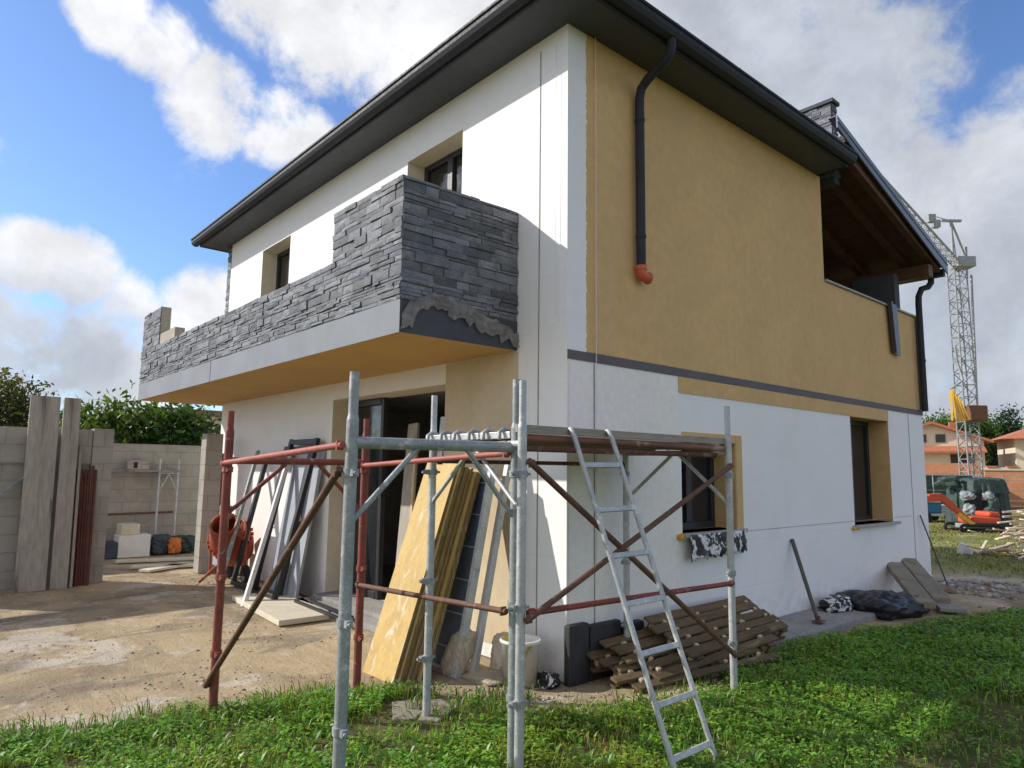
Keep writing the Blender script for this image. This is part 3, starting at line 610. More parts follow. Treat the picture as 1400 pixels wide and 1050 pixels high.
roof = ro.build('roof', 'roof', house)
so.build('soffit', 'soffit', roof)
fa = MB(); fa.box((OX0-.02, OY-.02, HS-.012), (OX1+.02, OY, HS+.13)); fa.box((OX1, OY, HS-.012), (OX1+.02, 4.95, HS+.13)); fa.box((OX0-.02, OY, HS-.012), (OX0, 8.7, HS+.13)); fa.box((.0, 4.93, HS-.01), (OX1, 4.95, HS+.12)); fa.build('fascia', 'anthracite', roof)
def gutter(name, O, U, N, L):
    """ogee-like gutter: profile in (N, z), swept along U"""
    O, U, N = V(O), V(U), V(N); prof = [(0, .115), (0, .0), (.05, -.01), (.095, .012), (.118, .05), (.118, .095), (.135, .102), (.135, .125), (.112, .125), (.105, .10), (.10, .06), (.08, .03), (.02, .02), (.01, .115)]
    g_ = MB(); P = [O+N*a+V((0,0,c)) for a, c in prof]; n_ = len(P); E = [p+U*L for p in P]
    g_.add(P+E, [(i, (i+1)%n_, n_+(i+1)%n_, n_+i) for i in range(n_)], 0); g_.add(P, [tuple(range(n_))]); g_.add(E, [tuple(reversed(range(n_)))])
    g_.add([V((O.x, O.y, O.z))+N*.0+V((0,0,.02)), O+N*.118+V((0,0,.06)), O+N*.118+V((0,0,.12)), O+V((0,0,.115))], [(0,1,2,3)])
    k_ = L/ max(1, int(L/1.1)); i = .4
    while i < L: g_.bar(O+U*i+N*.0+V((0,0,.128)), O+U*i+N*.13+V((0,0,.132)), .03, .004); i += k_
    return g_.build(name, 'anthracite', roof)
gutter('gutter', (OX0-.15, OY-.02, HS+.02), (1,0,0), (0,-1,0), OX1-OX0+.30); gutter('gutter', (OX1+.02, OY-.15, HS+.02), (0,1,0), (1,0,0), 4.98-OY+.15)
# metal drip edge of the front eave and rake flashing of the rear roof
de = MB(); de.box((OX0-.05, OY-.10, HS+.147), (OX1+.10, OY+.2, HS+.152)); de.box((OX1-.2, OY-.1, HS+.1475), (OX1+.10, 4.97, HS+.1525)); de.build('drip_edge', 'anthracite', roof)
rk = MB(); y_a, y_b = 4.62, 8.64; za = lambda y_: zb+SL*(yb-y_)
rk.prism([(.432, y_a, za(y_a)+.05), (.432, y_a, za(y_a)-.12), (.432, y_b, za(y_b)-.19), (.432, y_b, za(y_b)+.04)], (.02, 0, 0)); rk.prism([(.33, y_a, za(y_a)+.052), (.33, y_b, za(y_b)+.042), (.33, y_b, za(y_b)+.03), (.33, y_a, za(y_a)+.04)], (.10, 0, 0))
rk.prism([(.454, y_a, za(y_a)-.02), (.454, y_b, za(y_b)-.03), (.454, y_b, za(y_b)-.05), (.454, y_a, za(y_a)-.04)], (.008, 0, 0)); rk.build('flashing', 'rake', roof)
ge = MB(); ge.box((-3.6, 8.57, 5.06), (.40, 8.67, 5.18)); ge.build('gutter', 'anthracite', roof)
# chimney clad in stone
ch = MB(); cx, cy, cz = -.14, 5.42, 6.02; ch.box((cx-.24, cy-.15, cz-.2), (cx+.24, cy+.0, cz+1.0)); ch.box((cx-.28, cy-.19, cz+1.0), (cx+.28, cy+.04, cz+1.05)); chim = ch.build('chimney', 'slab_end', roof)
cladding('stone_cladding', (cx-.24, cy-.151, 0), (1,0,0), (0,-1,0), [(0, .48, cz-.1, cz+.995)], chim, 12); cladding('stone_cladding', (cx+.241, cy-.15, 0), (0,1,0), (1,0,0), [(0, .15, cz-.1, cz+.995)], chim, 13)
# loggia under the rear roof
lo = MB(); lo.box((-4.2, 5.0, 3.0), (-T, DY-T, 3.05)); lo.box((-4.35, 4.66, 3.0), (-T-.001, 5.0, HS+.3)); lo.box((-4.4, 5.0, 3.0), (-4.2, DY-T, HS)); lo.build('loggia_wall', 'tan', house)
rb = MB(); 
rb.prism([(-4.3, 4.95, za(4.95)-.07), (-4.3, 8.58, za(8.58)-.07), (-4.3, 8.58, za(8.58)-.10), (-4.3, 4.95, za(4.95)-.10)], (4.70, 0, 0)); cei = rb.build('roof_boarding', 'wood_dark', house)
for i, xx in enumerate((-3.6, -2.9, -2.2, -1.5, -.8, -.1, .28)):
    q = MB(); q.prism([(xx, 4.97, za(4.97)-.105), (xx, 8.5, za(8.5)-.105), (xx, 8.5, za(8.5)-.21), (xx, 4.97, za(4.97)-.25)], (.1, 0, 0)); q.build('rafter', 'wood_dark', cei)
q = MB(); q.box((-4.2, 8.02, za(8.1)-.47), (.36, 8.22, za(8.1)-.27)); q.build('purlin', 'wood_dark', cei, bevel=.01)
q = MB(); q.box((-.78, 7.80, 3.05), (-.09, 8.0, za(8.0)-.4)); q.build('pillar', 'slab_end', house, bevel=.01)
cp = MB(); cp.box((-.40, 5.03, 4.362), (.04, DY+.03, 4.39)); cp.box((-4.3, DY-.40, 4.3621), (-.401, DY+.03, 4.39)); cp.build('coping', 'sill', house, bevel=.004)
# downpipes
dp = MB(); dp.path([(.47, .94, 5.88), (.47, .94, 5.80), (.44, .945, 5.73), (.36, .945, 5.69), (.17, .945, 5.60), (.10, .945, 5.54), (.075, .945, 5.44), (.075, .945, 4.5), (.075, .945, 3.70)], .046, 14)
for zz in (5.2, 4.0): dp.tube((.075, .945, zz), (.075, .945, zz+.03), .052, 14)
dpo = dp.build('downpipe', 'anthracite', house)
el = MB(); el.path([(.075, .945, 3.715), (.075, .945, 3.68), (.077, .952, 3.645), (.082, .975, 3.622), (.088, 1.01, 3.612), (.090, 1.03, 3.61)], .052, 14); el.path([(.089, 1.018, 3.611), (.091, 1.04, 3.609)], .060, 14); el.path([(.075, .945, 3.68), (.075, .945, 3.72)], .059, 14); el.build('pipe_elbow', 'orange_pvc', dpo)
dp = MB(); dp.path([(.20, 8.62, 5.08), (.20, 8.60, 4.98), (.17, 8.54, 4.90), (.10, 8.44, 4.86), (.075, 8.36, 4.72), (.075, 8.34, 4.6), (.075, 8.34, 3.6), (.075, 8.34, 2.78)], .05, 12); dp.tube((.075, 8.34, 3.6), (.075, 8.34, 3.64), .06, 12); dp.tube((.06, 8.2, 4.3), (.06, 8.2, 2.8), .012, 6); dp.build('downpipe', 'anthracite', house)

# footing strip along the side wall
b = MB(); b.prism([(.004, 1.3, -.1), (.60, 1.3, -.1), (.585, 1.3, .085), (.004, 1.3, .10)], (0, 3.95, 0)); o = b.build('pavement', 'concrete', bevel=.02); tag(o, 'rough grey concrete strip along the foot of the white side wall', 'pavement', kind='structure')

# ------------------------------------------------------------------ scaffolds
def pole(mb, x, y, r, z1=2.0, top=2.28, z0=-.04, mi=0):
    z1 = min(z1, top-.08)
    mb.tube((x, y, z0), (x, y, z1), r, 14, mi=mi); mb.tube((x, y, z1), (x, y, z1+.03), r, 14, r1=r*.8, mi=mi); mb.tube((x, y, z1+.03), (x, y, top), r*.8, 12, mi=mi)
def collar(mb, x, y, z, r, side=(1, 0)):
    mb.tube((x, y, z-.02), (x, y, z+.02), r*1.28, 12); s = V((side[0], side[1], 0)).normalized()
    mb.tube(V((x, y, z))+s*r*.8, V((x, y, z))+s*(r+.055), .011, 8); mb.tube(V((x, y, z))-s*r*.8, V((x, y, z))-s*(r+.03), .009, 8)
    mb.obox(V((x, y, z))+s*(r+.02), (.03, .03, .035))
def frame(root, a, bb, zbeam, r, mat, btop=(.37, .67), zb_=1.52, tops=(2.28, 2.28), br=.018, beam_r=None, matp=None, bevelled=False):
    a, bb = V((*a, 0)), V((*bb, 0)); d = (bb-a)
    for p, tz in ((a, tops[0]), (bb, tops[1])):
        m = MB(); pole(m, p.x, p.y, r, 2.0, tz); po = m.build('pole', matp or mat, root)
        dn = d.normalized()
        for z in (.42, .95, 1.72): m = MB(); collar(m, p.x, p.y, z, r, (dn.y, -dn.x)); m.build('clamp', 'galv_dull' if mat != 'redsteel' else 'redsteel', po)
    m = MB(); m.tube(a+V((0,0,zbeam))+d.normalized()*r*.5, bb+V((0,0,zbeam))-d.normalized()*r*.5, beam_r or r*.92, 14); m.build('beam', mat, root)
    for q, t in ((a, btop[0]), (bb, btop[1])):
        s = 1 if q is a else -1; p0 = q+V((0,0,zb_))+d.normalized()*s*r*.6
        m = MB(); m.path([p0, p0+V((0,0,.03))+d.normalized()*s*.03, a+d*t+V((0,0,zbeam-.02))], br, 10); m.build('brace', mat, root)
AL, AR, BL, BR = (.83, -2.48), (1.0, -1.46), (-1.05, -2.48), (-.85, -1.46)
sc1 = thing('scaffold', (AL[0], AL[1], 0), 'nearest scaffold bay with one grey steel frame and one red frame, no deck', 'scaffold')
frame(sc1, AL, AR, 1.88, .033, 'galv_dull', zb_=1.47, tops=(2.26, 2.30), br=.016, beam_r=.033)
frame(sc1, BL, BR, 1.785, .031, 'redsteel', btop=(.40, .64), zb_=1.40, tops=(2.15, 2.14), br=.016, beam_r=.026)
def link(root, p0, p1, r, mat, name='tie_bar', flat=.05):
    m = MB(); p0, p1 = V(p0), V(p1); d = (p1-p0).normalized(); m.tube(p0, p1, r, 10)
    m.obox(p0+d*.03, (.014, .04, .05)); m.obox(p1-d*.03, (.014, .04, .05)); return m.build(name, mat, root)
link(sc1, (BL[0]+.02, BL[1]-.045, 1.765), (AL[0]-.02, AL[1]-.045, 1.865), .019, 'redpaint'); link(sc1, (BR[0]+.02, BR[1]-.04, 1.76), (AR[0]-.02, AR[1]-.04, 1.845), .019, 'redpaint')
link(sc1, (BL[0]-.03, BL[1]-.05, .20), (AL[0]-.02, AL[1]-.055, 1.74), .021, 'rust', 'diagonal_brace'); link(sc1, (BR[0]+.02, BR[1]-.045, .83), (AR[0]-.02, AR[1]-.045, .91), .018, 'rust')
DB, DF, CF, CB = (-.02, -1.37), (1.10, -1.50), (1.09, .75), (.15, .60)
sc2 = thing('scaffold', (DF[0], DF[1], 0), 'galvanised scaffold bay at the house corner carrying the plank deck, with crossed rusty braces', 'scaffold')
frame(sc2, DB, DF, 1.90, .028, 'galv', btop=(.48, .52), zb_=1.50, br=.015, beam_r=.022); frame(sc2, CB, CF, 1.90, .028, 'galv', btop=(.47, .55), zb_=1.50, tops=(2.0, 2.28), br=.015, beam_r=.022)
link(sc2, (DF[0]+.035, DF[1]+.02, 1.80), (CF[0]+.035, CF[1]-.02, .33), .020, 'rust', 'diagonal_brace'); link(sc2, (DF[0]+.045, DF[1]+.0, .88), (CF[0]+.04, CF[1]-.02, 1.80), .019, 'rust', 'diagonal_brace')
link(sc2, (DF[0]+.03, DF[1]+.03, .92), (CF[0]+.03, CF[1]-.03, .88), .019, 'redsteel'); link(sc2, (DB[0], DB[1]+.03, 1.80), (CB[0], CB[1]-.03, 1.80), .017, 'rust')
m = MB(); a, c = V((.54, -1.435, 1.86)), V((0, 1, 0)); m.path([a+V((.09*math.cos(t), 0, .05*math.sin(t))) for t in np.linspace(.2, math.pi-.2, 9)], .012, 8); m.build('lifting_hook', 'galv', sc2)
# deck: steel planks with hooked ends resting on the two frames
def deck_plank(x0, x1, label):
    root = thing('scaffold_plank', ((x0+x1)/2, -.37, 1.95), label, 'scaffold plank', 'planks of the scaffold deck')
    o = MB(); y0, y1 = -1.47, .78; xm = .10
    o.box((x0+.004, y0, 1.948), (x1-.004, y1, 1.972)); o.box((x0+.004, y0+.06, 1.925), (x0+.02, y1-.06, 1.947)); o.box((x1-.02, y0+.06, 1.925), (x1-.004, y1-.06, 1.947)); o.build('board', 'plank_h', root, bevel=.003)
    for yy in (y0, y1):
        e = MB(); e.box((x0+.002, yy-.025, 1.935), (x1-.002, yy+.025, 1.978)); eo = e.build('end_cap', 'pallet_metal', root, bevel=.004)
        for xx in (x0+.07, x1-.07):
            h = MB(); s = -1 if yy == y0 else 1; h.path([(xx, yy-s*.03, 1.985), (xx, yy+s*.02, 1.995), (xx, yy+s*.05, 1.975), (xx, yy+s*.052, 1.93)], .013, 8); h.build('hook', 'galv_dull', eo)
for i, (a, c) in enumerate(((.06, .36), (.37, .67), (.68, .98))): deck_plank(a, c, ('inner plank of the scaffold deck, closest to the house corner', 'middle plank of the scaffold deck, between two others', 'outer plank of the scaffold deck, where the ladder leans')[i])
tb = MB(); tb.bar((1.065, -1.52, 1.993), (1.065, .80, 1.993), .03, .05, (0,0,1)); o = tb.build('toe_board', 'plank_h', bevel=.003); tag(o, 'weathered grey toe board edging the scaffold deck', 'toe board')
tr = MB(); tr.tube((1.060, -1.46, 1.935), (1.060, .72, 1.935), .025, 12); tr.tube((1.0, -1.45, 1.875), (1.0, .71, 1.88), .018, 12); o = tr.build('ledger_bar', 'ledger', sc2)
# ladder
lad = thing('ladder', (1.72, -.62, 0), 'pale galvanised ladder leaning against the scaffold deck', 'ladder')
LT, LB = [V((1.115, -1.08, 1.985)), V((1.115, -.72, 1.99))], [V((1.72, -.84, -.02)), V((1.72, -.45, -.02))]
for a, c in zip(LT, LB):
    m = MB(); m.path([c, c*.97+a*.03, a*.985+c*.015, a+V((-.02, 0, .025)), a+V((-.06, 0, .01))], .017, 10); m.build('rail', 'galv', lad)
for i in range(7):
    t = .075+i*.137; m = MB(); m.bar(LB[0].lerp(LT[0], t), LB[1].lerp(LT[1], t), .034, .024, (1, 0, .35)); m.build('rung', 'galv', lad, bevel=.004)
# concrete pad under the back pole, loose soil tiles
m = MB(); m.prism([(-.43, -1.40, 0), (-.12, -1.58, 0), (.12, -1.36, 0), (-.02, -1.12, 0), (-.24, -1.08, 0)], (0, 0, .035)); o = m.build('paving_slab', 'concrete_obj', bevel=.01); tag(o, 'broken concrete paver under a scaffold pole in the grass', 'paver')

# ------------------------------------------------------------------ leaning shuttering boards
def leaning(name, x0, x1, yb_, zb_, yt, zt_, th, mats, label, cat, group=None, side=None):
    """a flat board standing on its edge yb, leaning back to yt; th thick away from the viewer"""
    o = MB(); d = V((0, yt-yb_, zt_-zb_)).normalized(); nrm = V((0, d.z, -d.y))*th
    P = [V((x0, yb_, zb_)), V((x1, yb_, zb_)), V((x1, yt, zt_)), V((x0, yt, zt_))]; Q_ = [p+nrm for p in P]
    o.add(P+Q_, [(0,1,2,3)], 0); o.add(P+Q_, [(7,6,5,4),(0,4,5,1),(1,5,6,2),(2,6,7,3),(3,7,4,0)], 1 if len(mats) > 1 else 0)
    ob = o.build(name, mats, loc=((x0+x1)/2, yb_, 0), bevel=.003); return tag(ob, label, cat, group)
yl = ['yellow stained shuttering board at the front of the leaning stack', 'shuttering board directly behind the front yellow one', 'third shuttering board of the leaning stack', 'middle shuttering board of the leaning stack, with three boards behind it',
      'shuttering board third from the back of the leaning stack', 'shuttering board second from the back of the leaning stack', 'rearmost shuttering board of the leaning stack, beside the blue sheet']
for i in range(7):
    o_ = i*.044; jx = random.uniform(-.02, .02) if i else 0
    leaning('shuttering_board', -1.33+jx+i*.010, -.85+jx+i*.012, -1.14+o_, .0, -.53+o_*.72+random.uniform(-.01, .01), 1.83-.018*i+random.uniform(-.02, .02), .028, ['yellow', 'ply_edge'], yl[i], 'shuttering board', 'stack of yellow shuttering boards')
# framed blue-grey formwork panel
fp = thing('formwork_panel', (-.88, -.55, 0), 'blue grey panel with pale metal edge leaning beside the yellow boards', 'formwork panel')
def lean_pt(x, t, off=0, yb_=-.62, yt=-.26, zt_=1.76): d = V((0, yt-yb_, zt_)).normalized(); return V((x, yb_+(yt-yb_)*t, zt_*t))+V((0, d.z, -d.y))*off
m = MB(); m.add([lean_pt(-1.12, .03), lean_pt(-.69, .03), lean_pt(-.69, 1), lean_pt(-1.12, 1)]+[lean_pt(-1.12, .03, .02), lean_pt(-.69, .03, .02), lean_pt(-.69, 1, .02), lean_pt(-1.12, 1, .02)], [(0,1,2,3),(7,6,5,4),(0,4,5,1),(1,5,6,2),(2,6,7,3),(3,7,4,0)]); m.build('face', 'bluegrey', fp)
for i in range(6): t = .12+i*.16; m = MB(); m.bar(lean_pt(-1.11, t, -.004), lean_pt(-.70, t, -.004), .008, .012, (0, 0, 1)); m.build('rib', 'door_grey', fp)
m = MB(); m.bar(lean_pt(-.665, .0, -.01), lean_pt(-.665, 1.0, -.01), .05, .07, (0, -1, 0)); m.bar(lean_pt(-1.12, .015, -.01), lean_pt(-.69, .015, -.01), .06, .05, (0, 0, 1)); m.build('edge_profile', 'pallet_metal', fp, bevel=.004)
# long pale profile leaning beside it
m = MB(); m.bar((-.60, -.52, 0), (-.63, -.12, 1.80), .055, .04, (0, -1, 0)); m.bar((-.57, -.515, 0), (-.605, -.125, 1.74), .012, .05, (0, -1, 0)); o = m.build('metal_profile', 'pallet_metal', loc=(-.6, -.5, 0), bevel=.003); tag(o, 'long pale metal profile leaning at the right of the blue panel', 'metal profile')
# sacks and slumped plastic
def blob(name, c, size, mat, label, cat, seed, sq=.75, sub=4, amp=.14, freq=2.2, flat=0, lean=(0, 0), group=None, parent=None):
    bm = bmesh.new(); bmesh.ops.create_icosphere(bm, subdivisions=sub, radius=1); r_s = random.Random(seed); ph = [r_s.uniform(0, 6.28) for _ in range(9)]
    for v in bm.verts:
        p = v.co.normalized(); k = max(abs(p.x), abs(p.y), abs(p.z)); q = p/(k**sq)
        w = sum(math.sin(freq*(i+1)*(p.x*math.cos(ph[i])+p.y*math.sin(ph[i])+p.z*math.cos(ph[i+3]))+ph[i+5])/(i+1.3) for i in range(4)); q = q*(1+amp*w)
        z = max(q.z, -1+flat); v.co = V((q.x*size[0]+lean[0]*(z+1)*size[2], q.y*size[1]+lean[1]*(z+1)*size[2], (z+1)*size[2]))
    for f in bm.faces: f.smooth = True
    me = bpy.data.meshes.new(name); bm.to_mesh(me); bm.free(); me.materials.append(MT[mat]); o = bpy.data.objects.new(name, me); COL.objects.link(o)
    if parent is not None: o.parent = parent; o.location = V(c)-V(parent['_o'])
    else: o.location = c; tag(o, label, cat, group)
    o['_o'] = tuple(c); return o
def crumple(name, c, size, mat, label, cat, seed, lean=(0, 0), fold=.10):
    o = blob(name, c, size, mat, label, cat, seed, sq=.55, amp=.10, freq=2.6, lean=lean, sub=5); r_s = random.Random(seed+100); dirs = [V((r_s.gauss(0, 1), r_s.gauss(0, 1), r_s.gauss(0, .6))).normalized() for _ in range(9)]; ph = [r_s.uniform(0, 6) for _ in range(9)]
    for v in o.data.vertices:
        p = V((v.co.x/size[0], v.co.y/size[1], v.co.z/size[2]-1)); k = sum(1-2*abs(math.sin(p.dot(d)*(3+1.1*i)+ph[i])) for i, d in enumerate(dirs))/9
        n = V((p.x/size[0], p.y/size[1], .3*p.z/size[2])); n = n.normalized() if n.length > 1e-6 else V((0, 0, 1)); v.co += n*k*fold*min(size)*3.2
    return o
crumple('sack', (-.76, -.60, -.01), (.13, .09, .19), 'sack', 'crumpled beige paper sack at the foot of the blue panel', 'sack', 2, lean=(.10, .25))
crumple('sack', (-.50, -.26, -.01), (.12, .09, .17), 'foamboard', 'pale plastic sack slumped on the wall behind the bucket', 'sack', 5, lean=(-.05, .15))
crumple('torn_film', (-.04, -.17, -.01), (.09, .07, .06), 'torn', 'small white and black crumpled film at the foot of the house corner', 'plastic film', 12)
blob('plastic_film', (-.62, -.42, -.01), (.30, .15, .035), 'sack', 'flat dusty film lying on the soil behind the bucket', 'plastic film', 9, amp=.2)
# bucket
bk = thing('bucket', (-.235, -.30, 0), 'white plastic bucket smeared with yellow paint beside the house corner', 'bucket')
m = MB(); m.lathe((-.235, -.30, 0), [(.0, .005), (.135, .005), (.14, .0), (.158, .33), (.172, .332), (.174, .355), (.160, .36), (.154, .345), (.137, .02), (0, .018)], 32); m.build('body', 'bucket', bk)
m = MB(); m.path([(-.235+.168*math.cos(t), -.30-.168*math.sin(t)*.55-.02, .33-.16*math.sin(t)) for t in np.linspace(0, math.pi, 14)], .004, 6); m.build('handle', 'galv', bk)
m = MB(); m.lathe((-.235, -.30, .25), [(0, 0), (.149, 0), (.15, .01)], 24); m.build('contents', 'white_paint', bk)

# inside the doorway: planks and props standing up
for i, (nm, xx, yy, w, tilt, h, mat, lab) in enumerate((('plank', -3.10, .30, .22, -.10, 2.30, 'plank', 'wide grey plank leaning inside the dark doorway'), ('lath', -2.72, .36, .09, .12, 2.2, 'plank', 'narrow tilted lath inside the doorway behind the yellow boards'), ('metal_post', -2.45, .25, .10, -.03, 2.35, 'pallet_metal', 'pale metal post upright inside the doorway'),
        ('plank', -3.38, .44, .16, .05, 2.1, 'plank', 'plank just left of the widest plank in the doorway'), ('board', -2.20, .34, .26, -.10, 1.95, 'foamboard', 'pale board tilted in the right half of the doorway'), ('lath', -2.86, .26, .05, -.22, 2.0, 'pale_wood', 'thin pale batten slanting across the planks in the doorway'), ('metal_post', -2.02, .28, .07, .02, 2.4, 'galv_dull', 'grey steel prop upright at the right side of the doorway'))):
    m = MB(); m.bar((xx, yy, .12), (xx+tilt, yy+.22, h), w, .035, (0, 1, 0)); o = m.build(nm, mat, loc=(xx, yy, .12), bevel=.003); tag(o, lab, {'metal_post': 'post'}.get(nm, nm))
dfm = thing('door_frame', (-4.1, .28, .12), 'dark aluminium door frame set at the left side of the ground floor doorway', 'door frame')
m = MB(); m.box((-4.395, .26, .125), (-4.31, .34, 2.635)); m.box((-3.60, .27, .125), (-3.53, .34, 2.635)); m.box((-4.31, .262, 2.55), (-3.60, .34, 2.635)); m.box((-4.31, .262, .125), (-3.60, .34, .21)); f = m.build('frame', 'frame', dfm, bevel=.005); m = MB(); m.box((-4.31, .30, .21), (-3.60, .315, 2.55)); m.build('pane', 'glass', dfm)

# ------------------------------------------------------------------ things against the sunlit wall left of the doorway
def lean_frame(x0, x1, yb_, yt, h, label, mat='frame', w=.07):
    r = thing('window_frame', ((x0+x1)/2, yb_, .0), label, 'window frame', 'loose frames leaning on the wall'); P = lambda x, t: V((x, yb_+(yt-yb_)*t, .01+h*t))
    for x in (x0, x1): q = MB(); q.bar(P(x, 0), P(x, 1), w, .06, (0, -1, 0)); q.build('stile', mat, r, bevel=.004)
    for t in (.02, .98): q = MB(); q.bar(P(x0+w/2, t), P(x1-w/2, t), .06, w, (0, 0, 1)); q.build('rail', mat, r, bevel=.004)
    return r
lean_frame(-5.42, -4.60, -.60, -.10, 2.12, 'tallest dark frame leaning at the front, its foot on the pale board'); lean_frame(-5.66, -4.82, -.44, -.07, 2.02, 'dark frame leaning just behind the tallest one'); lean_frame(-6.35, -5.55, -.50, -.08, 1.92, 'lowest dark frame, leaning furthest left near the mixer')
dl = thing('door_leaf', (-5.1, -.38, .02), 'plain pale grey door leaf with round white knob leaning between dark frames', 'door leaf')
o = MB(); P = [V((-5.40, -.36, .02)), V((-4.52, -.36, .02)), V((-4.52, -.045, 2.0)), V((-5.40, -.045, 2.0))]; nn = V((0, .987, -.16))*.035
o.add(P+[p+nn for p in P], [(0,1,2,3),(7,6,5,4),(0,4,5,1),(1,5,6,2),(2,6,7,3),(3,7,4,0)]); o.build('panel', 'door_grey', dl)
k = MB(); k.lathe((-4.80, -.22, 1.04), [(0, -.06), (.035, -.055), (.042, -.035), (.03, -.01), (.02, .03)], 16, axis='y'); k.build('knob', 'white_paint', dl)
m = MB(); m.bar((-4.70, -.94, 0), (-5.42, -.12, 1.95), .085, .05, (0, -1, 0)); o = m.build('post', 'white_paint', loc=(-4.7, -.94, 0), bevel=.004); tag(o, 'bright white painted post leaning in front of the dark frames', 'post')
m = MB(); m.bar((-6.16, -.76, 0), (-6.75, -.08, 1.98), .07, .05, (0, -1, 0)); o = m.build('post', 'galv_dull', loc=(-6.16, -.76, 0), bevel=.004); tag(o, 'grey post leaning on the sunlit wall by the mixer', 'post')
m = MB(); m.prism([(-5.16, -.92, .01), (-3.37, -1.04, .01), (-3.35, -.45, .01), (-5.22, -.13, .01)], (0, 0, .06)); o = m.build('insulation_board', 'foamboard', loc=(-4.3, -.6, 0), bevel=.006); tag(o, 'pale insulation board lying on the yard below the leaning frames', 'insulation board')
for i, (p0, p1, lab) in enumerate((((-4.25, -.47, .09), (-2.75, -.52, .09), 'thin steel bar lying in front of the door step'), ((-4.15, -.33, .10), (-2.9, -.40, .10), 'thin steel bar lying on the door step'))):
    m = MB(); m.bar(p0, p1, .03, .03); [m.bar(V(p0).lerp(V(p1), t)+V((0, 0, -.04)), V(p0).lerp(V(p1), t)+V((0, 0, .02)), .02, .02) for t in (.05, .5, .95)]; o = m.build('steel_bar', 'frame', loc=p0); tag(o, lab, 'steel bar')
# cement mixer
mxr = thing('cement_mixer', (-6.75, -.40, 0), 'orange red cement mixer splashed with mortar by the sunlit wall', 'cement mixer'); c = V((-6.75, -.42, 0))
m = MB(); ax = V((.50, -.42, .55)).normalized(); a0 = c+V((0, 0, .62)); prof = [(.06, -.36), (.26, -.33), (.31, -.12), (.31, .03), (.29, .12), (.19, .40), (.20, .42), (.185, .42), (.17, .40), (.27, .12), (.28, -.1), (.05, -.3)]
xa = V((0,0,1)).cross(ax).normalized(); ya = ax.cross(xa); N_ = 28
vs = [a0+ax*h+xa*r*math.cos(6.2832*j/N_)+ya*r*math.sin(6.2832*j/N_) for r, h in prof for j in range(N_)]; m.add(vs, [(i*N_+j, i*N_+(j+1)%N_, (i+1)*N_+(j+1)%N_, (i+1)*N_+j) for i in range(len(prof)-1) for j in range(N_)], 0, True); dr = m.build('drum', 'mixer', mxr)
m = MB(); 
for j in range(24):
    t = 6.2832*j/24; m.obox(a0+ax*.045+xa*.325*math.cos(t)+ya*.325*math.sin(t), (.03, .03, .05))
m.build('ring_gear', 'mixer', dr)
m = MB(); m.path([c+V((-.35, .12, .0)), c+V((-.33, .10, .62)), c+V((-.18, .05, .70))], .028, 8); m.path([c+V((.33, .12, .0)), c+V((.32, .10, .62)), c+V((.18, .05, .70))], .028, 8); m.path([c+V((-.35, .12, .25)), c+V((.33, .12, .25))], .022, 8); m.path([c+V((-.05, -.42, .02)), c+V((-.02, -.1, .3)), c+V((0, .12, .26))], .025, 8); m.build('frame', 'mixer', mxr)
m = MB(); m.box(tuple(c+V((-.62, -.06, .18))), tuple(c+V((-.36, .16, .62)))); m.build('motor_box', 'door_grey', mxr, bevel=.02)
m = MB(); m.path([c+V((-.64, -.08, .02)), c+V((-.64, -.08, .66)), c+V((-.36, -.08, .70))], .018, 8); m.build('guard_bar', 'mixer', mxr)
m = MB(); m.path([c+V((.40+.14*math.cos(t), .02, .80+.14*math.sin(t))) for t in np.linspace(0, 6.2832, 20)], .014, 8, caps=False); m.path([c+V((.27, .02, .8)), c+V((.53, .02, .8))], .009, 6); m.path([c+V((.40, .02, .67)), c+V((.40, .02, .93))], .009, 6); m.build('tilt_wheel', 'mixer', mxr)
for s in (-1, 1):
    m = MB(); m.lathe(c+V((.34*s, .12+.0, .14)), [(.0, -.03), (.06, -.035), (.13, -.03), (.14, 0), (.13, .03), (.06, .035), (0, .03)], 20, axis='y'); m.build('wheel', 'rubber', mxr)
m = MB(); m.path([c+V((-.1, -.1, 1.02)), c+V((-.16, -.1, 1.30)), c+V((.10, -.1, 1.32)), c+V((.16, -.1, 1.04))], .012, 6); m.path([c+V((-.13, -.1, 1.16)), c+V((.13, -.1, 1.17))], .010, 6); m.box(tuple(c+V((-.12, -.16, .95))), tuple(c+V((.14, -.06, 1.14)))); m.build('hopper_grille', 'galv_dull', mxr)

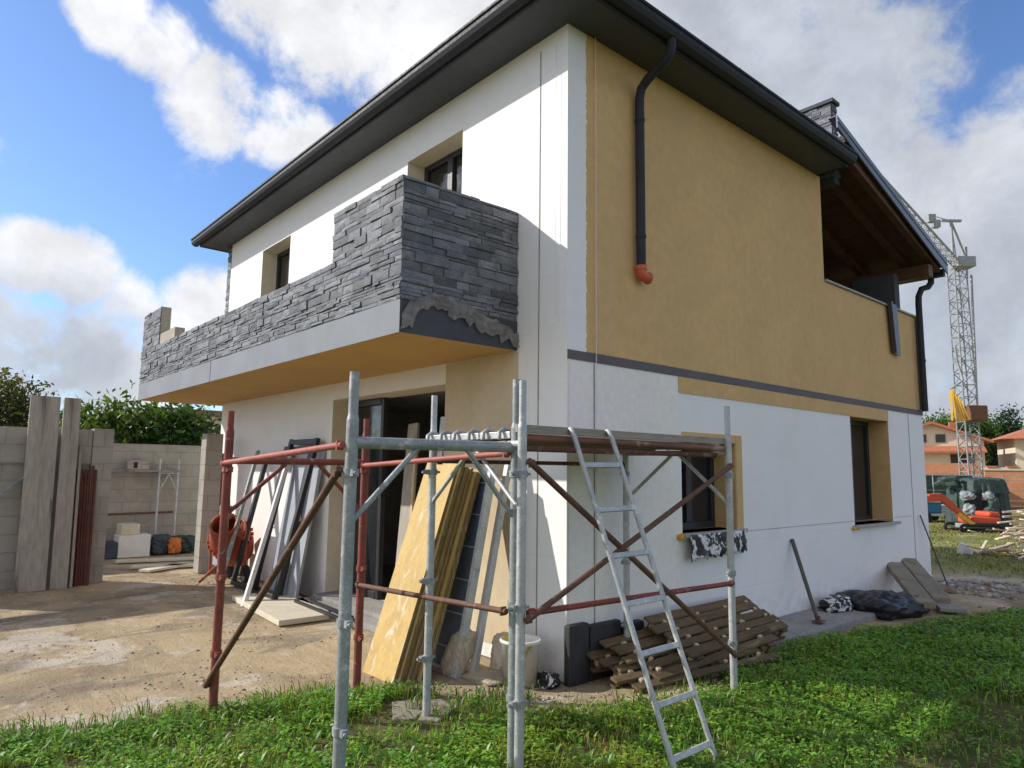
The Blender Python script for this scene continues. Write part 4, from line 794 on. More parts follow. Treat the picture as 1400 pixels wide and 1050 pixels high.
# ------------------------------------------------------------------ timber by the corner, strip of objects along the side wall
def pallet(loc, rot, label, L=1.75, W=.80):
    r = thing('timber_pallet', (0, 0, 0), label, 'timber pallet', 'brown timber pallets piled at the house corner'); r.location = loc; r.rotation_euler = rot; rs = random.Random(label)
    for i in range(5):
        x = -W/2+.06+i*(W-.12)/4; m = MB(); j = rs.uniform(-.10, .10); m.bar((x, -L/2+j, .112+rs.uniform(-.008, .008)), (x+rs.uniform(-.02, .02), L/2+j, .112+rs.uniform(-.008, .008)), .085+rs.uniform(-.01, .015), .024); m.build('slat', 'pallet', r, bevel=.004)
        if i < 4:
            for k in range(4):
                y = -L/2+.15+k*(L-.3)/3+rs.uniform(-.05, .05); xs = x+(W-.12)/8; q = MB(); q.obox((xs, y, .112), (.026, .042, .034), Matrix.Rotation(rs.uniform(-.4, .4), 3, 'Z')); q.build('spacer', 'pale_wood', r)
    for i in range(5):
        y = -L/2+.10+i*(L-.2)/4; m = MB(); m.box((-W/2, y-.05, .075), (W/2, y+.05, .099)); m.build('cross_slat', 'pallet', r, bevel=.004)
        for x in (-W/2+.06, 0, W/2-.06):
            q = MB(); q.box((x-.045, y-.05, .0), (x+.045, y+.05, .074)); q.build('block', 'pallet', r, bevel=.004)
            q = MB(); q.box((x-.024, y-.056, .018), (x+.026, y-.0502, .062)); q.build('cut_end', 'pale_wood', r)
            if abs(x) > .1: q = MB(); s = 1 if x > 0 else -1; q.box((min(x+s*.0452, x+s*.051), y-.02, .015), (max(x+s*.0452, x+s*.051), y+.03, .06)); q.build('cut_end', 'pale_wood', r)
    for x in (-W/2+.06, 0, W/2-.06): m = MB(); m.box((x-.05, -L/2, -.022), (x+.05, L/2, -.001)); m.build('runner', 'pallet', r, bevel=.004)
    return r
pallet((.46, 1.02, .05), (math.radians(1), math.radians(14), math.radians(-9)), 'lowest brown timber pallet, flat on the soil under the others', 1.7, .64)
pallet((.40, 1.22, .145), (math.radians(3), math.radians(21), math.radians(-3)), 'brown timber pallet in the middle of the tilted pile', 1.7, .62)
pallet((.34, 1.72, .23), (math.radians(0), math.radians(28), math.radians(2)), 'topmost brown timber pallet, slid back against the white wall', 1.75, .56)
m = MB(); m.prism([(.62, -.02, 0), (1.0, .12, 0), (.92, .75, 0), (.55, .62, 0)], (0, 0, .022)); o = m.build('board_offcut', 'pale_wood', loc=(.8, .3, 0), bevel=.004); o.location.z = .015; tag(o, 'pale flat board offcut on the soil in front of the pallets', 'board')
for k, (p0, p1) in enumerate((((.6, -.25, .03), (.95, -.05, .03)), ((.75, -.3, .02), (1.05, .2, .02)))):
    m = MB(); m.bar(p0, p1, .03, .02); o = m.build('stick', 'pallet', loc=p0); tag(o, ('short stick on the soil at the near tip of the pallets', 'dark broken lath at the grass edge before the pallets')[k], 'stick')
# torn film on the sill
def cloth(name, corners, nu, nv, amp, mat, label, cat, seed, freq=3, parent=None, normal=(1, 0, 0), thick=.004, ragged=0.0):
    a, b_, c_, d_ = [V(p) for p in corners]; vs = []; rs = random.Random(seed); ph = [rs.uniform(0, 6.28) for _ in range(6)]
    for j in range(nv+1):
        for i in range(nu+1):
            u, v = i/nu, j/nv; p = a.lerp(b_, u).lerp(d_.lerp(c_, u), v); w = math.sin(freq*6.28*u+ph[0]+2*v)*.5+math.sin(freq*11*u+ph[1]-3*v)*.3+math.sin(freq*4*v+ph[2]+5*u)*.4
            p = p+V(normal)*amp*(w*(.3+.7*v)+.6*abs(w))
            if j == nv: p.z += rs.uniform(-ragged, ragged)
            vs.append(p)
    m = MB(); m.add(vs, [(j*(nu+1)+i, j*(nu+1)+i+1, (j+1)*(nu+1)+i+1, (j+1)*(nu+1)+i) for j in range(nv) for i in range(nu)], 0, True)
    o = m.build(name, mat, parent, loc=None if parent is not None else tuple(a)); md = o.modifiers.new('s', 'SOLIDIFY'); md.thickness = thick
    if parent is None: tag(o, label, cat)
    return o
cloth('torn_film', ((.082, 1.66, 1.12), (.082, 2.68, 1.12), (.085, 2.70, .90), (.085, 1.66, .87)), 36, 8, .012, 'torn', 'torn black and white film hanging from the sill of the smaller window', 'plastic film', 3, ragged=.02)
# torn plastic under the balcony end, hung along the dark end of the slab
cf = MB(); n_u, n_v = 90, 8; rs = random.Random(5); vs = []
for i in range(n_u+1):
    u = i/n_u; y_ = -1.29+1.28*u
    if i == 0: kx = np.linspace(0, 1, 34); ka, kb, kc, kd = [[rs.gauss(0, 1) for _ in kx] for _ in range(4)]; ny_ = [[rs.gauss(0, 1) for _ in range(n_v+1)] for _ in range(30)]; kz = np.linspace(0, 1, 30)
    top = ZS+np.interp(u, [0, .04, .10, .22, .38, .5, .7, .9, 1], [-.10, -.02, .03, .09, .10, .06, -.01, -.08, -.14])+.010*np.interp(u, kx, ka)
    hgt = np.interp(u, [0, .05, .10, .16, .3, .45, .6, .8, 1], [.19, .20, .17, .13, .12, .15, .17, .15, .12])*(1+.16*np.interp(u, kx, kb))
    for j in range(n_v+1):
        v = j/n_v; fold = np.interp(u, kz, [q[j] for q in ny_]); vs.append((XR+.026+.009*fold+.006*np.interp(u, kx, kc)*v, y_+.012*np.interp(u, kx, kd)*v, top-hgt*v))
cf.add(vs, [(i*(n_v+1)+j, (i+1)*(n_v+1)+j, (i+1)*(n_v+1)+j+1, i*(n_v+1)+j+1) for i in range(n_u) for j in range(n_v)], 0, True); o = cf.build('plastic_film', 'film_grey', loc=(XR, -.6, 3.0)); tag(o, 'dusty crumpled plastic film stuck along the dark balcony end', 'plastic film')
# hoe, rod, concrete lintels, black film heap
ho = thing('hoe', (.44, 3.53, .1), 'rusty bladed hoe with long dark handle leaning on the white side wall', 'hoe')
m = MB(); m.tube((.44, 3.53, .12), (.02, 3.83, .95), .021, 10, r1=.024); m.build('handle', 'cord', ho); m = MB(); m.obox((.45, 3.53, .115), (.10, .15, .012)); m.obox((.44, 3.53, .14), (.04, .04, .06)); m.build('blade', 'rust', ho, bevel=.003)
m = MB(); m.tube((.26, 8.30, 0), (.03, 7.98, 1.10), .012, 8); o = m.build('rod', 'cord', loc=(.26, 8.3, 0)); tag(o, 'thin grey rod leaning at the far corner of the side wall', 'rod')
for i, (p0, p1, lab) in enumerate((((.88, 5.50, .12), (.03, 6.82, .42), 'nearer concrete lintel propped on the wall above the black film'), ((.86, 6.12, .10), (.03, 7.36, .44), 'farther concrete lintel propped on the wall by the rubble'))):
    m = MB(); m.bar(p0, p1, .22, .09, (0, 0, 1)); o = m.build('concrete_lintel', 'concrete_obj', loc=p0, bevel=.012); tag(o, lab, 'lintel', 'concrete lintels propped on the wall')
crumple('black_film', (.42, 5.25, -.02), (.44, .62, .13), 'black_film', 'crumpled heap of black film below the concrete lintels', 'plastic film', 21, fold=.16)
crumple('torn_film', (.25, 4.42, .08), (.14, .24, .09), 'torn', 'small black and white scrap of film on the concrete strip', 'plastic film', 23, fold=.14)
m = MB(); m.obox((.98, 6.02, .05), (.30, .42, .05), Matrix.Rotation(.5, 3, 'Z')); o = m.build('paving_slab', 'concrete', loc=(.98, 6, 0), bevel=.008); tag(o, 'pale grey paver lying beyond the black film heap', 'paver')
# dark sheet over the loggia parapet
ds = MB(); ys = (7.08, 7.42); 
ds.prism([(.046, ys[0], 4.42), (.046, ys[1], 4.42), (.05, ys[1]+.06, 3.60), (.05, ys[0]+.09, 3.62)], (.012, 0, 0)); ds.prism([(.058, ys[0], 4.42), (.058, ys[0]+.05, 4.42), (.062, ys[0]+.15, 3.62), (.062, ys[0]+.09, 3.62)], (.05, 0, 0)); ds.prism([(-.42, ys[0], 4.394), (.058, ys[0], 4.394), (.058, ys[1], 4.394), (-.42, ys[1], 4.394)], (0, 0, .026))
o = ds.build('metal_flashing', 'sheet_dark', loc=(.05, 7.2, 4.4), bevel=.003); tag(o, 'dark bent metal sheet hung over the loggia parapet', 'metal sheet')

# ------------------------------------------------------------------ block walls at the left of the yard
bw = thing('block_wall', (-7.85, -3, 0), 'grey concrete block wall with openings along the left of the yard', 'wall')
for yy in (-6.9, -5.5, -4.25): m = MB(); m.box((-7.97, yy-.13, 0), (-7.73, yy+.13, 1.74)); m.build('pillar', 'block_any', bw)
m = MB(); m.box((-7.98, -2.19, 0), (-7.71, -1.92, 2.27)); m.build('pillar', 'block_any', bw, bevel=.01)
m = MB(); m.box((-7.95, -7.4, 1.74), (-7.75, -2.195, 2.25)); m.build('lintel', 'block', bw, bevel=.008)
m = MB(); m.box((-7.92, -4.11, 0), (-7.80, -2.2, 1.738)); m.build('infill', 'block', bw)
yw = thing('block_wall', (-11.3, -1, 0), 'block wall at the back of the recess, below the bushes', 'wall')
m = MB(); m.box((-11.45, -9, 0), (-11.2, 1.2, 2.13)); m.box((-11.46, -9, 2.13), (-11.19, 1.2, 2.15)); m.build('wall', 'block', yw)
m = MB(); m.box((-8.02, -.56, 0), (-7.76, -.29, 2.27)); o = m.build('block_pillar', 'block_any', loc=(-7.9, -.42, 0), bevel=.01); tag(o, 'slim block pillar at the right of the recess, beside the house', 'pillar')
m = MB(); m.box((-8.0, -.24, 0), (-7.86, -.16, 1.95)); o = m.build('plank', 'plank', loc=(-7.9, -.2, 0), bevel=.004); tag(o, 'plank upright behind the slim block pillar', 'plank')
for (y0, y1, xb, xt, h, lab, nm) in ((-3.02, -2.66, -7.46, -7.66, 2.70, 'widest weathered scaffold board standing against the block wall', 'scaffold_board'), (-2.61, -2.40, -7.50, -7.68, 2.70, 'narrower weathered board beside the widest board', 'scaffold_board'), (-2.37, -2.335, -7.52, -7.68, 2.0, 'thin lath standing left of the red poles', 'lath')):
    m = MB(); m.bar((xb, (y0+y1)/2, 0), (xt, (y0+y1)/2, h), .05, y1-y0, (0, 1, 0)); o = m.build(nm, 'plank', loc=(xb, (y0+y1)/2, 0), bevel=.004); tag(o, lab, 'board' if nm != 'lath' else 'lath')
for i in range(9):
    yy = -2.335+.024*i+random.uniform(-.006, .006); xx = -7.60+random.uniform(-.05, .04); m = MB(); m.tube((xx, yy, .0), (-7.70-random.uniform(.0, .03), yy-.02+.015*(i%3), 1.62+random.uniform(-.06, .1)), .017, 8); o = m.build('steel_tube', 'redtube', loc=(xx, yy, 0)); tag(o, 'red brown steel tube in the bundle standing against the block wall', 'steel tube', 'bundle of red brown steel tubes')
m = MB(); m.bar((-7.45, -3.5, 1.1), (-7.70, -2.98, 1.55), .05, .05); o = m.build('steel_bar', 'galv_dull', loc=(-7.5, -3.4, 1.1)); m = None; tag(o, 'slanted grey bar leaning on the wall at the left edge', 'steel bar')
# recess contents
fr = thing('scaffolding', (-11.0, -.2, 0), 'pale steel trestle frame standing against the wall in the recess', 'scaffolding')  # a galvanised scaffold frame
for yy in (-.42, -.07): m = MB(); m.tube((-11.0, yy, 0), (-11.0, yy, 1.86), .024, 10); m.build('pole', 'galv', fr)
m = MB(); m.tube((-11.0, -.42, 1.58), (-11.0, -.07, 1.58), .02, 10); m.tube((-11.0, -.42, 1.2), (-11.0, -.24, 1.56), .014, 8); m.tube((-11.0, -.07, 1.2), (-11.0, -.24, 1.56), .014, 8); m.build('brace', 'galv', fr)
m = MB(); m.box((-11.18, -1.6, 1.60), (-10.94, -.04, 1.64)); o = m.build('shelf_plank', 'plank_h', loc=(-11.1, -.8, 1.6), bevel=.004); tag(o, 'pale plank laid as a shelf on the recess frame', 'plank')
m = MB(); m.tube((-11.05, -1.7, .78), (-11.05, -.10, .80), .02, 8); o = m.build('steel_tube', 'rust', loc=(-11, -.9, .8)); tag(o, 'rusty tube lying across low in the recess', 'steel tube')
m = MB(); m.box((-11.15, -1.0, 1.642), (-10.98, -.62, 1.82)); o = m.build('hollow_block', 'block_any', loc=(-11, -.8, 1.642), bevel=.006); m = MB(); m.box((-10.982, -.90, 1.67), (-10.976, -.83, 1.79)); m.build('hole', 'rubber', o); tag(o, 'hollow block with dark hole on the shelf plank', 'block')
for (y0, y1, z0, z1, lab, mt) in ((-1.15, -.60, .0, .42, 'large white box at the bottom of the recess stack', 'white_paint'), (-1.12, -.80, .42, .62, 'beige box on top of the large white box', 'foamboard'), (-1.35, -1.16, .0, .30, 'small dark box beside the large white box', 'navy_cloth')):
    m = MB(); m.box((-10.95, y0, z0), (-10.55, y1, z1)); o = m.build('box', mt, loc=(-10.8, (y0+y1)/2, z0), bevel=.015); tag(o, lab, 'box')
crumple('bag', (-10.75, -.38, 0), (.15, .17, .20), 'navy_cloth', 'dark blue bag next to the white box in the recess', 'bag', 31, fold=.09); crumple('bag', (-10.62, -.15, 0), (.12, .12, .17), 'orange_cloth', 'bright orange bag in the recess', 'bag', 33, fold=.07); crumple('tarpaulin', (-10.78, .02, 0), (.18, .34, .17), 'tarp', 'dark green sheet heaped right of the orange bag', 'tarpaulin', 35, fold=.14)
for i, (p0, p1, lab) in enumerate((((-9.9, -1.3, .03), (-9.5, .1, .03), 'farther pale plank lying on the ground in the recess'), ((-9.0, -1.25, .03), (-8.55, -.1, .03), 'nearer pale plank lying on the ground of the recess'), ((-8.4, -1.2, .03), (-8.9, -.4, .03), 'short pale plank lying askew at the recess mouth'))):
    m = MB(); m.bar(p0, p1, .22, .04, (0, 0, 1)); o = m.build('plank', 'foamboard', loc=p0, bevel=.004); tag(o, lab, 'plank', 'pale planks on the recess ground')

F0_ = V((-math.sin(YAW), math.cos(YAW), 0)); O0_ = V((CAM.x, CAM.y, 0))
# ------------------------------------------------------------------ vegetation beyond the walls
def crown(name, parent, blobs, n, leaf, colA, colB, seed, up=.3, dens=.75):
    """leaf quads gathered in clumps spread through overlapping ellipsoids; light and dark clumps, gaps between"""
    g_ = np.random.default_rng(seed); P = []; C = []; tot = sum(b_[3]*b_[4]*b_[5] for b_ in blobs)
    for (cx_, cy_, cz_, rx, ry, rz) in blobs:
        k = int(n*rx*ry*rz/tot/26)+3; u = g_.normal(size=(k, 3)); u /= np.linalg.norm(u, axis=1)[:, None]; r = g_.uniform(.35, 1.0, k)**.5; r *= g_.uniform(.85, 1.18, k)
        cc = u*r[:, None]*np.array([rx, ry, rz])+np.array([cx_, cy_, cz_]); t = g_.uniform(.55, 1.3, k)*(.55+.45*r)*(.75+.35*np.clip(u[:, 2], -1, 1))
        hue = g_.random(k)
        for i in range(k):
            m_ = int(26*g_.uniform(.5, 1.5)); s = leaf*g_.uniform(1.6, 3.6); P.append(cc[i]+g_.normal(size=(m_, 3))*s*np.array([1, 1, .8]))
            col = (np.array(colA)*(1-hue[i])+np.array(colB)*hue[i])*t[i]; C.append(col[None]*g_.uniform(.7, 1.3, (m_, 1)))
    P = np.concatenate(P); C = np.concatenate(C); m_ = len(P); d = g_.normal(size=(m_, 3)); d[:, 2] += up; d /= np.linalg.norm(d, axis=1)[:, None]; s = np.cross(d, g_.normal(size=(m_, 3))); s /= np.linalg.norm(s, axis=1)[:, None]
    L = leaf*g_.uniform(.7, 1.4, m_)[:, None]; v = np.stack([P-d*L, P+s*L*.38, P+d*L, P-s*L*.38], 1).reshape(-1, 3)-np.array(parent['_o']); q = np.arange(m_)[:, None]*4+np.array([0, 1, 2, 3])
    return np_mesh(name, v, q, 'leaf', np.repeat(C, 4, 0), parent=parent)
def trunk(parent, base, top, r, limbs, seed):
    rs = random.Random(seed); m = MB(); base, top = V(base), V(top); mid = base.lerp(top, .5)+V((rs.uniform(-.2, .2), rs.uniform(-.2, .2), 0)); m.path([base, mid, top], [r, r*.75, r*.45], 8)
    for t in limbs:
        t = V(t); m.path([base.lerp(top, rs.uniform(.45, .85)), base.lerp(t, .7)+V((0, 0, .1)), t], [r*.5, r*.33, r*.12], 6)
    return m.build('trunk', 'bark', parent)
def tree(label, base, blobs, n, leaf, A, B, seed, name='tree', cat='tree', group=None, r=.14):
    t = thing(name, base, label, cat, group); bx_, by_ = base[0], base[1]; bl = [(bx_+q[0], by_+q[1], base[2]+q[2], q[3], q[4], q[5]) for q in blobs]
    crown('crown', t, bl, n, leaf, A, B, seed); trunk(t, base, (bl[0][0], bl[0][1], bl[0][2]), r, [(q[0], q[1], q[2]) for q in bl[1:]], seed); return t
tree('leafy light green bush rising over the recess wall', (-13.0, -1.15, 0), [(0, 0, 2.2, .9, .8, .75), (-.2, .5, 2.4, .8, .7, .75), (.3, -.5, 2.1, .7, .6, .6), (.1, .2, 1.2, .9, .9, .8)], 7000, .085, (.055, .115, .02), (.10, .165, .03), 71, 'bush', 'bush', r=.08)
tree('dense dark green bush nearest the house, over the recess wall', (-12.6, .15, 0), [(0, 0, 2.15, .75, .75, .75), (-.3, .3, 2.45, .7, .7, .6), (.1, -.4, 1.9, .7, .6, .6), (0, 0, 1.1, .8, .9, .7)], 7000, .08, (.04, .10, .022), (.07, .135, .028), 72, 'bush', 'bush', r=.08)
tree('feathery olive green tree rising at the left edge', tuple(O0_+F0_*19.5-r_*15.3), [(0, 0, 3.0, 1.9, 1.5, 1.4), (-.4, .8, 3.5, 1.3, 1.1, 1.0), (.2, 1.3, 2.6, 1.1, 1.0, 1.2), (0, -1.2, 3.2, 1.6, 1.4, 1.3), (.3, .5, 1.8, 1.6, 1.6, 1.1)], 15000, .075, (.055, .085, .02), (.12, .12, .03), 73)
# pale house seen between bush and house
ph = thing('house', (-16.3, 2.2, 0), 'pale house glimpsed between the bush and the balcony', 'house'); m = MB(); m.box((-19, .8, 0), (-16, 5, 3.1)); m.build('wall', 'cream_wall', ph); m = MB(); m.box((-15.995, 1.35, 1.9), (-15.94, 1.9, 2.9)); wn = m.build('window', 'white_paint', ph); m = MB(); m.box((-15.94, 1.42, 1.97), (-15.93, 1.83, 2.83)); m.build('pane', 'bluegrey', wn); m = MB(); m.box((-19.4, .5, 3.1), (-15.6, 5.4, 3.25)); m.build('roof', 'tile_brown', ph)
m = MB()
hx = (-26, -4.2)
for (dx, dy) in ((-.5, 0), (.5, 0), (0, .5), (0, -.5)): m.tube((hx[0]+dx, hx[1]+dy, 0), (hx[0]+dx*.35, hx[1]+dy*.35, 7.6), .04, 6)
for i in range(9):
    z = .5+i*.8; k = 1-.65*z/7.6; m.tube((hx[0]-.5*k, hx[1], z), (hx[0], hx[1]+.5*k, z+.7), .025, 5); m.tube((hx[0], hx[1]+.5*k, z), (hx[0]+.5*k, hx[1], z+.7), .025, 5); m.tube((hx[0]+.5*k, hx[1], z), (hx[0], hx[1]-.5*k, z+.7), .025, 5)
m.tube((hx[0]-.3, hx[1], 7.6), (hx[0]+.3, hx[1], 7.6), .05, 6); o = m.build('lattice_mast', 'galv_dull', loc=(hx[0], hx[1], 0)); tag(o, 'thin lattice mast poking above the olive green tree', 'mast')

# ------------------------------------------------------------------ the field and street behind: local frame, S to the right, D away
F0 = V((-math.sin(YAW), math.cos(YAW), 0)); O0 = V((CAM.x, CAM.y, 0))
WF, WR, WO = F0, r_, O0
def W_(S, D, z=0): return WO+WF*D+WR*S+V((0, 0, z))
def set_frame(deg=0, S=0, D=0):
    """turn the local frame about the point (S, D), so that a building can stand at its own angle"""
    global WF, WR, WO, M3
    P = O0+F0*D+r_*S; q = Matrix.Rotation(math.radians(deg), 3, 'Z'); WF, WR = q@F0, q@r_; WO = P-WF*D-WR*S; M3 = Matrix.Rotation(YAW+math.radians(deg), 3, 'Z')
RZ = YAW
M3 = Matrix.Rotation(YAW, 3, 'Z')
def sbox(mb, S0, S1, D0, D1, z0, z1, mi=0): return mb.obox(W_((S0+S1)/2, (D0+D1)/2, (z0+z1)/2), (abs(S1-S0), abs(D1-D0), z1-z0), M3, mi)
# tower crane
cr = thing('tower_crane', tuple(W_(20.05, 30)), 'self erecting tower crane with lattice mast and jib reaching over the roof', 'crane')
def lattice(mb, p0, p1, w0, w1, n, r, axes, tri=False, rd=None):
    p0, p1 = V(p0), V(p1); a, c = axes; offs = [(-1,-1),(1,-1),(1,1),(-1,1)] if not tri else [(-1,-1),(1,-1),(0,1)]
    cor = lambda t, o_: p0.lerp(p1, t)+(a*o_[0]+c*o_[1])*(w0+(w1-w0)*t)/2
    for o_ in offs: mb.tube(cor(0, o_), cor(1, o_), r, 6)
    for i in range(n):
        for j in range(len(offs)):
            q, k = offs[j], offs[(j+1)%len(offs)]; s = (q, k) if i%2 else (k, q); mb.tube(cor(i/n, s[0]), cor((i+1)/n, s[1]), rd or r*.6, 5); mb.tube(cor(i/n, q), cor(i/n, k), rd or r*.55, 5)
MH = 11.0
m = MB(); lattice(m, W_(19.85, 30, .8), W_(19.8, 30, MH), .60, .52, 19, .034, (r_, F0)); m.build('mast', 'crane', cr)
m = MB(); jd = (-F0*.734-r_*.679).normalized(); j0 = W_(19.75, 29.7, MH+.0); sd = jd.cross(V((0,0,1))).normalized(); lattice(m, j0+jd*-.6, j0+jd*15, .36, .28, 30, .028, (sd, V((0,0,1))), tri=True, rd=.014); m.build('jib', 'crane', cr)
m = MB(); ap = W_(19.7, 30, MH+2.1); m.tube(W_(19.7, 30, MH), ap, .06, 8); m.tube(W_(20.3, 30, MH+.3), ap, .045, 8); m.tube(W_(20.45, 30.3, MH-.5), W_(20.3, 30, MH+.9), .05, 6); m.obox(ap, (.9, .12, .10), M3); m.obox(W_(20.1, 30, MH+.15), (.8, .6, .45), M3); m.build('apex', 'galv_dull', cr)
m = MB(); m.tube(ap, j0+jd*5.2+V((0,0,.75)), .018, 5); m.tube(ap, j0+jd*5.2+V((0,0,.45)), .018, 5); m.tube(ap, W_(20.4, 30.1, 4.6), .02, 5); m.tube(W_(20.45, 30, MH-.4), W_(20.3, 30, 4.6), .05, 6); m.build('tie_rope', 'galv_dull', cr)
for k_ in (5.2, 4.4): m = MB(); m.obox(j0+jd*k_+V((0,0,.62)), (.28, .22, .30), M3); m.build('pulley_block', 'galv_dull', cr)
m = MB(); sbox(m, 19.6, 20.35, 29.4, 30.4, 4.05, 4.7); m.build('ballast', 'ballast', cr, bevel=.03)
for i in range(6):
    m = MB(); s0 = 18.66+i*.14; m.bar(W_(18.92+i*.045, 29.6-.05*i, 5.4-.12*abs(i-1)), W_(s0, 29.2, 4.0+.05*(i%2)), .07, .07); m.build('yellow_strut', 'yellow_paint', cr)
m = MB(); m.path([W_(18.95, 29.6, 5.4), W_(19.5, 29.6, 5.8), W_(19.3, 29.6, 6.6), W_(19.25, 29.6, 7.3)], .05, 6); m.build('cable_arm', 'galv_dull', cr)
m = MB(); sbox(m, 19.3, 20.5, 29.4, 30.7, .0, .8); m.build('base', 'galv_dull', cr, bevel=.05)
# tarp-wrapped machine in front of the crane
tm = thing('covered_machine', tuple(W_(15.9, 23.3)), 'boxy machine wrapped in dark green tarpaulin with a black opening', 'machine'); c0 = tuple(W_(15.95, 23.5))
def drape(name, c, a, b_, h, seed, parent, mat='tarp', fold=.07, topw=.86):
    r_s = random.Random(seed); m = MB(); N, K = 120, 26; ph = [r_s.uniform(0, 6.28) for _ in range(8)]; vs = []
    for k in range(K+1):
        t = k/K; 
        for j in range(N):
            th = 6.2832*j/N; cx_, sx_ = math.cos(th), math.sin(th); q = 1/max(abs(cx_), abs(sx_))**.72
            if t < .6: u = t/.6; z = h*u; rr = 1-(1-topw)*u+fold*(1.2-u)*(.6*math.sin(7*th+ph[0]+u)+.5*abs(math.sin(11*th+ph[1]-1.5*u))+.35*math.sin(19*th+ph[2]+2*u))
            else: u = (t-.6)/.4; z = h+h*.07*math.sin(u*1.57)*(1+.5*math.sin(3*th+ph[3])); rr = topw*math.cos(u*1.5708)+fold*.3*(1-u)*(.6*math.sin(7*th+ph[0]+1)+.5*abs(math.sin(11*th+ph[1]-1.5)))
            z += .05*h*math.sin(5*th+ph[4])*math.sin(3.1*t)+.03*h*math.sin(9*th+ph[5]+4*t)*min(1, t*2); vs.append(V(c)+M3@V((a*q*rr*cx_, b_*q*rr*sx_, 0))+V((0, 0, z)))
    m.add(vs, [(k*N+j, k*N+(j+1)%N, (k+1)*N+(j+1)%N, (k+1)*N+j) for k in range(K) for j in range(N)], 0, True); return m.build(name, mat, parent)
drape('tarpaulin', tuple(W_(16.1, 23.6)), .54, .5, 1.48, 41, tm); drape('tarpaulin', tuple(W_(15.25, 23.7, .0)), .38, .35, 1.22, 42, tm); drape('tarpaulin_fold', tuple(W_(15.7, 23.3, 1.15)), .62, .5, .45, 43, tm, fold=.12)
for i, (S, D, z, sx, sz) in enumerate(((15.0, 22.9, 1.05, .20, .15), (14.95, 22.8, .62, .17, .2), (15.62, 22.72, .55, .22, .42), (15.55, 22.8, 1.05, .17, .16), (14.75, 23.5, 1.5, .35, .2))): blob('plastic_wrap', tuple(W_(S, D, z-sz)), (sx, .18, sz), ('tarp_light', 'tarp')[i in (2, 4)], '', '', 50+i, sq=.3, amp=.2, freq=3, parent=tm)
m = MB(); sbox(m, 15.05, 15.45, 22.8, 23.1, .35, 1.20); m.build('opening', 'rubber', tm)
m = MB(); sbox(m, 15.0, 15.6, 23.11, 23.9, .1, 1.45); m.build('inner_body', 'tarp', tm)
# mini excavator
ex = thing('mini_excavator', tuple(W_(14.4, 21.9)), 'small orange tracked excavator with raised boom before the wrapped machine', 'excavator')
m = MB(); 
for dd in (21.5, 22.3):
    m.path([W_(13.9+.1*math.cos(t), dd, .11+.1*math.sin(t)) for t in np.linspace(math.pi/2, 1.5*math.pi, 8)]+[W_(14.95-.1*math.cos(t), dd, .11+.1*math.sin(t)) for t in np.linspace(1.5*math.pi, math.pi/2, 8)]+[W_(13.9, dd, .21)], .05, 8)
m.build('track', 'rubber', ex)
m = MB(); sbox(m, 14.05, 14.85, 21.7, 22.2, .1, .235); m.build('undercarriage', 'galv_dull', ex, bevel=.02)
m = MB(); sbox(m, 14.2, 15.05, 21.5, 22.3, .24, .46); sbox(m, 14.72, 15.08, 21.55, 22.25, .46, .62); m.build('body', 'orange_machine', ex, bevel=.06)
m = MB(); pts = [W_(14.15, 21.6, .28), W_(13.68, 21.6, .72), W_(13.3, 21.6, 1.05), W_(12.9, 21.6, 1.02), W_(12.45, 21.6, .75)]
for a, c, h in zip(pts[:-1], pts[1:], (.16, .2, .24, .2)): m.bar(a, c, .16, h, (0, 0, 1))
m.build('boom', 'orange_machine', ex, bevel=.02); m = MB(); m.bar(W_(14.2, 21.5, .22), W_(13.75, 21.5, .55), .06, .12); m.build('boom_cylinder', 'yellow_paint', ex)
m = MB(); m.bar(pts[-1], W_(12.2, 21.6, .35), .14, .16); m.prism([W_(12.0, 21.4, .35), W_(12.45, 21.4, .35), W_(12.5, 21.4, .05), W_(12.1, 21.4, .02)], F0*.4); m.build('bucket', 'galv_dull', ex)
# small blue dumper
tk = thing('site_dumper', tuple(W_(15.7, 25.9)), 'small blue and white wheeled dumper standing behind the orange boom', 'dumper')
m = MB(); sbox(m, 15.0, 16.35, 25.75, 26.6, .22, .32); m.build('chassis', 'white_paint', tk, bevel=.02)
m = MB(); m.prism([W_(15.0, 25.7, .34), W_(15.78, 25.7, .34), W_(15.84, 25.7, .72), W_(14.9, 25.7, .72)], F0*.95); m.build('skip', 'blue_paint', tk, bevel=.03)
m = MB(); sbox(m, 14.86, 15.88, 25.66, 26.7, .72, .77); m.build('rim', 'white_paint', tk, bevel=.01)
m = MB(); sbox(m, 15.86, 16.35, 25.75, 26.6, .33, .62); m.build('engine_cover', 'white_paint', tk, bevel=.03)
for z in (.40, .48, .56): m = MB(); sbox(m, 15.9, 16.3, 25.735, 25.748, z-.015, z+.015); m.build('grille', 'blue_paint', tk)
for s_ in (15.25, 16.1):
    for d_ in (25.62, 26.6): m = MB(); m.tube(W_(s_, d_, .17), W_(s_, d_+.14, .17), .17, 18); m.build('wheel', 'rubber', tk)
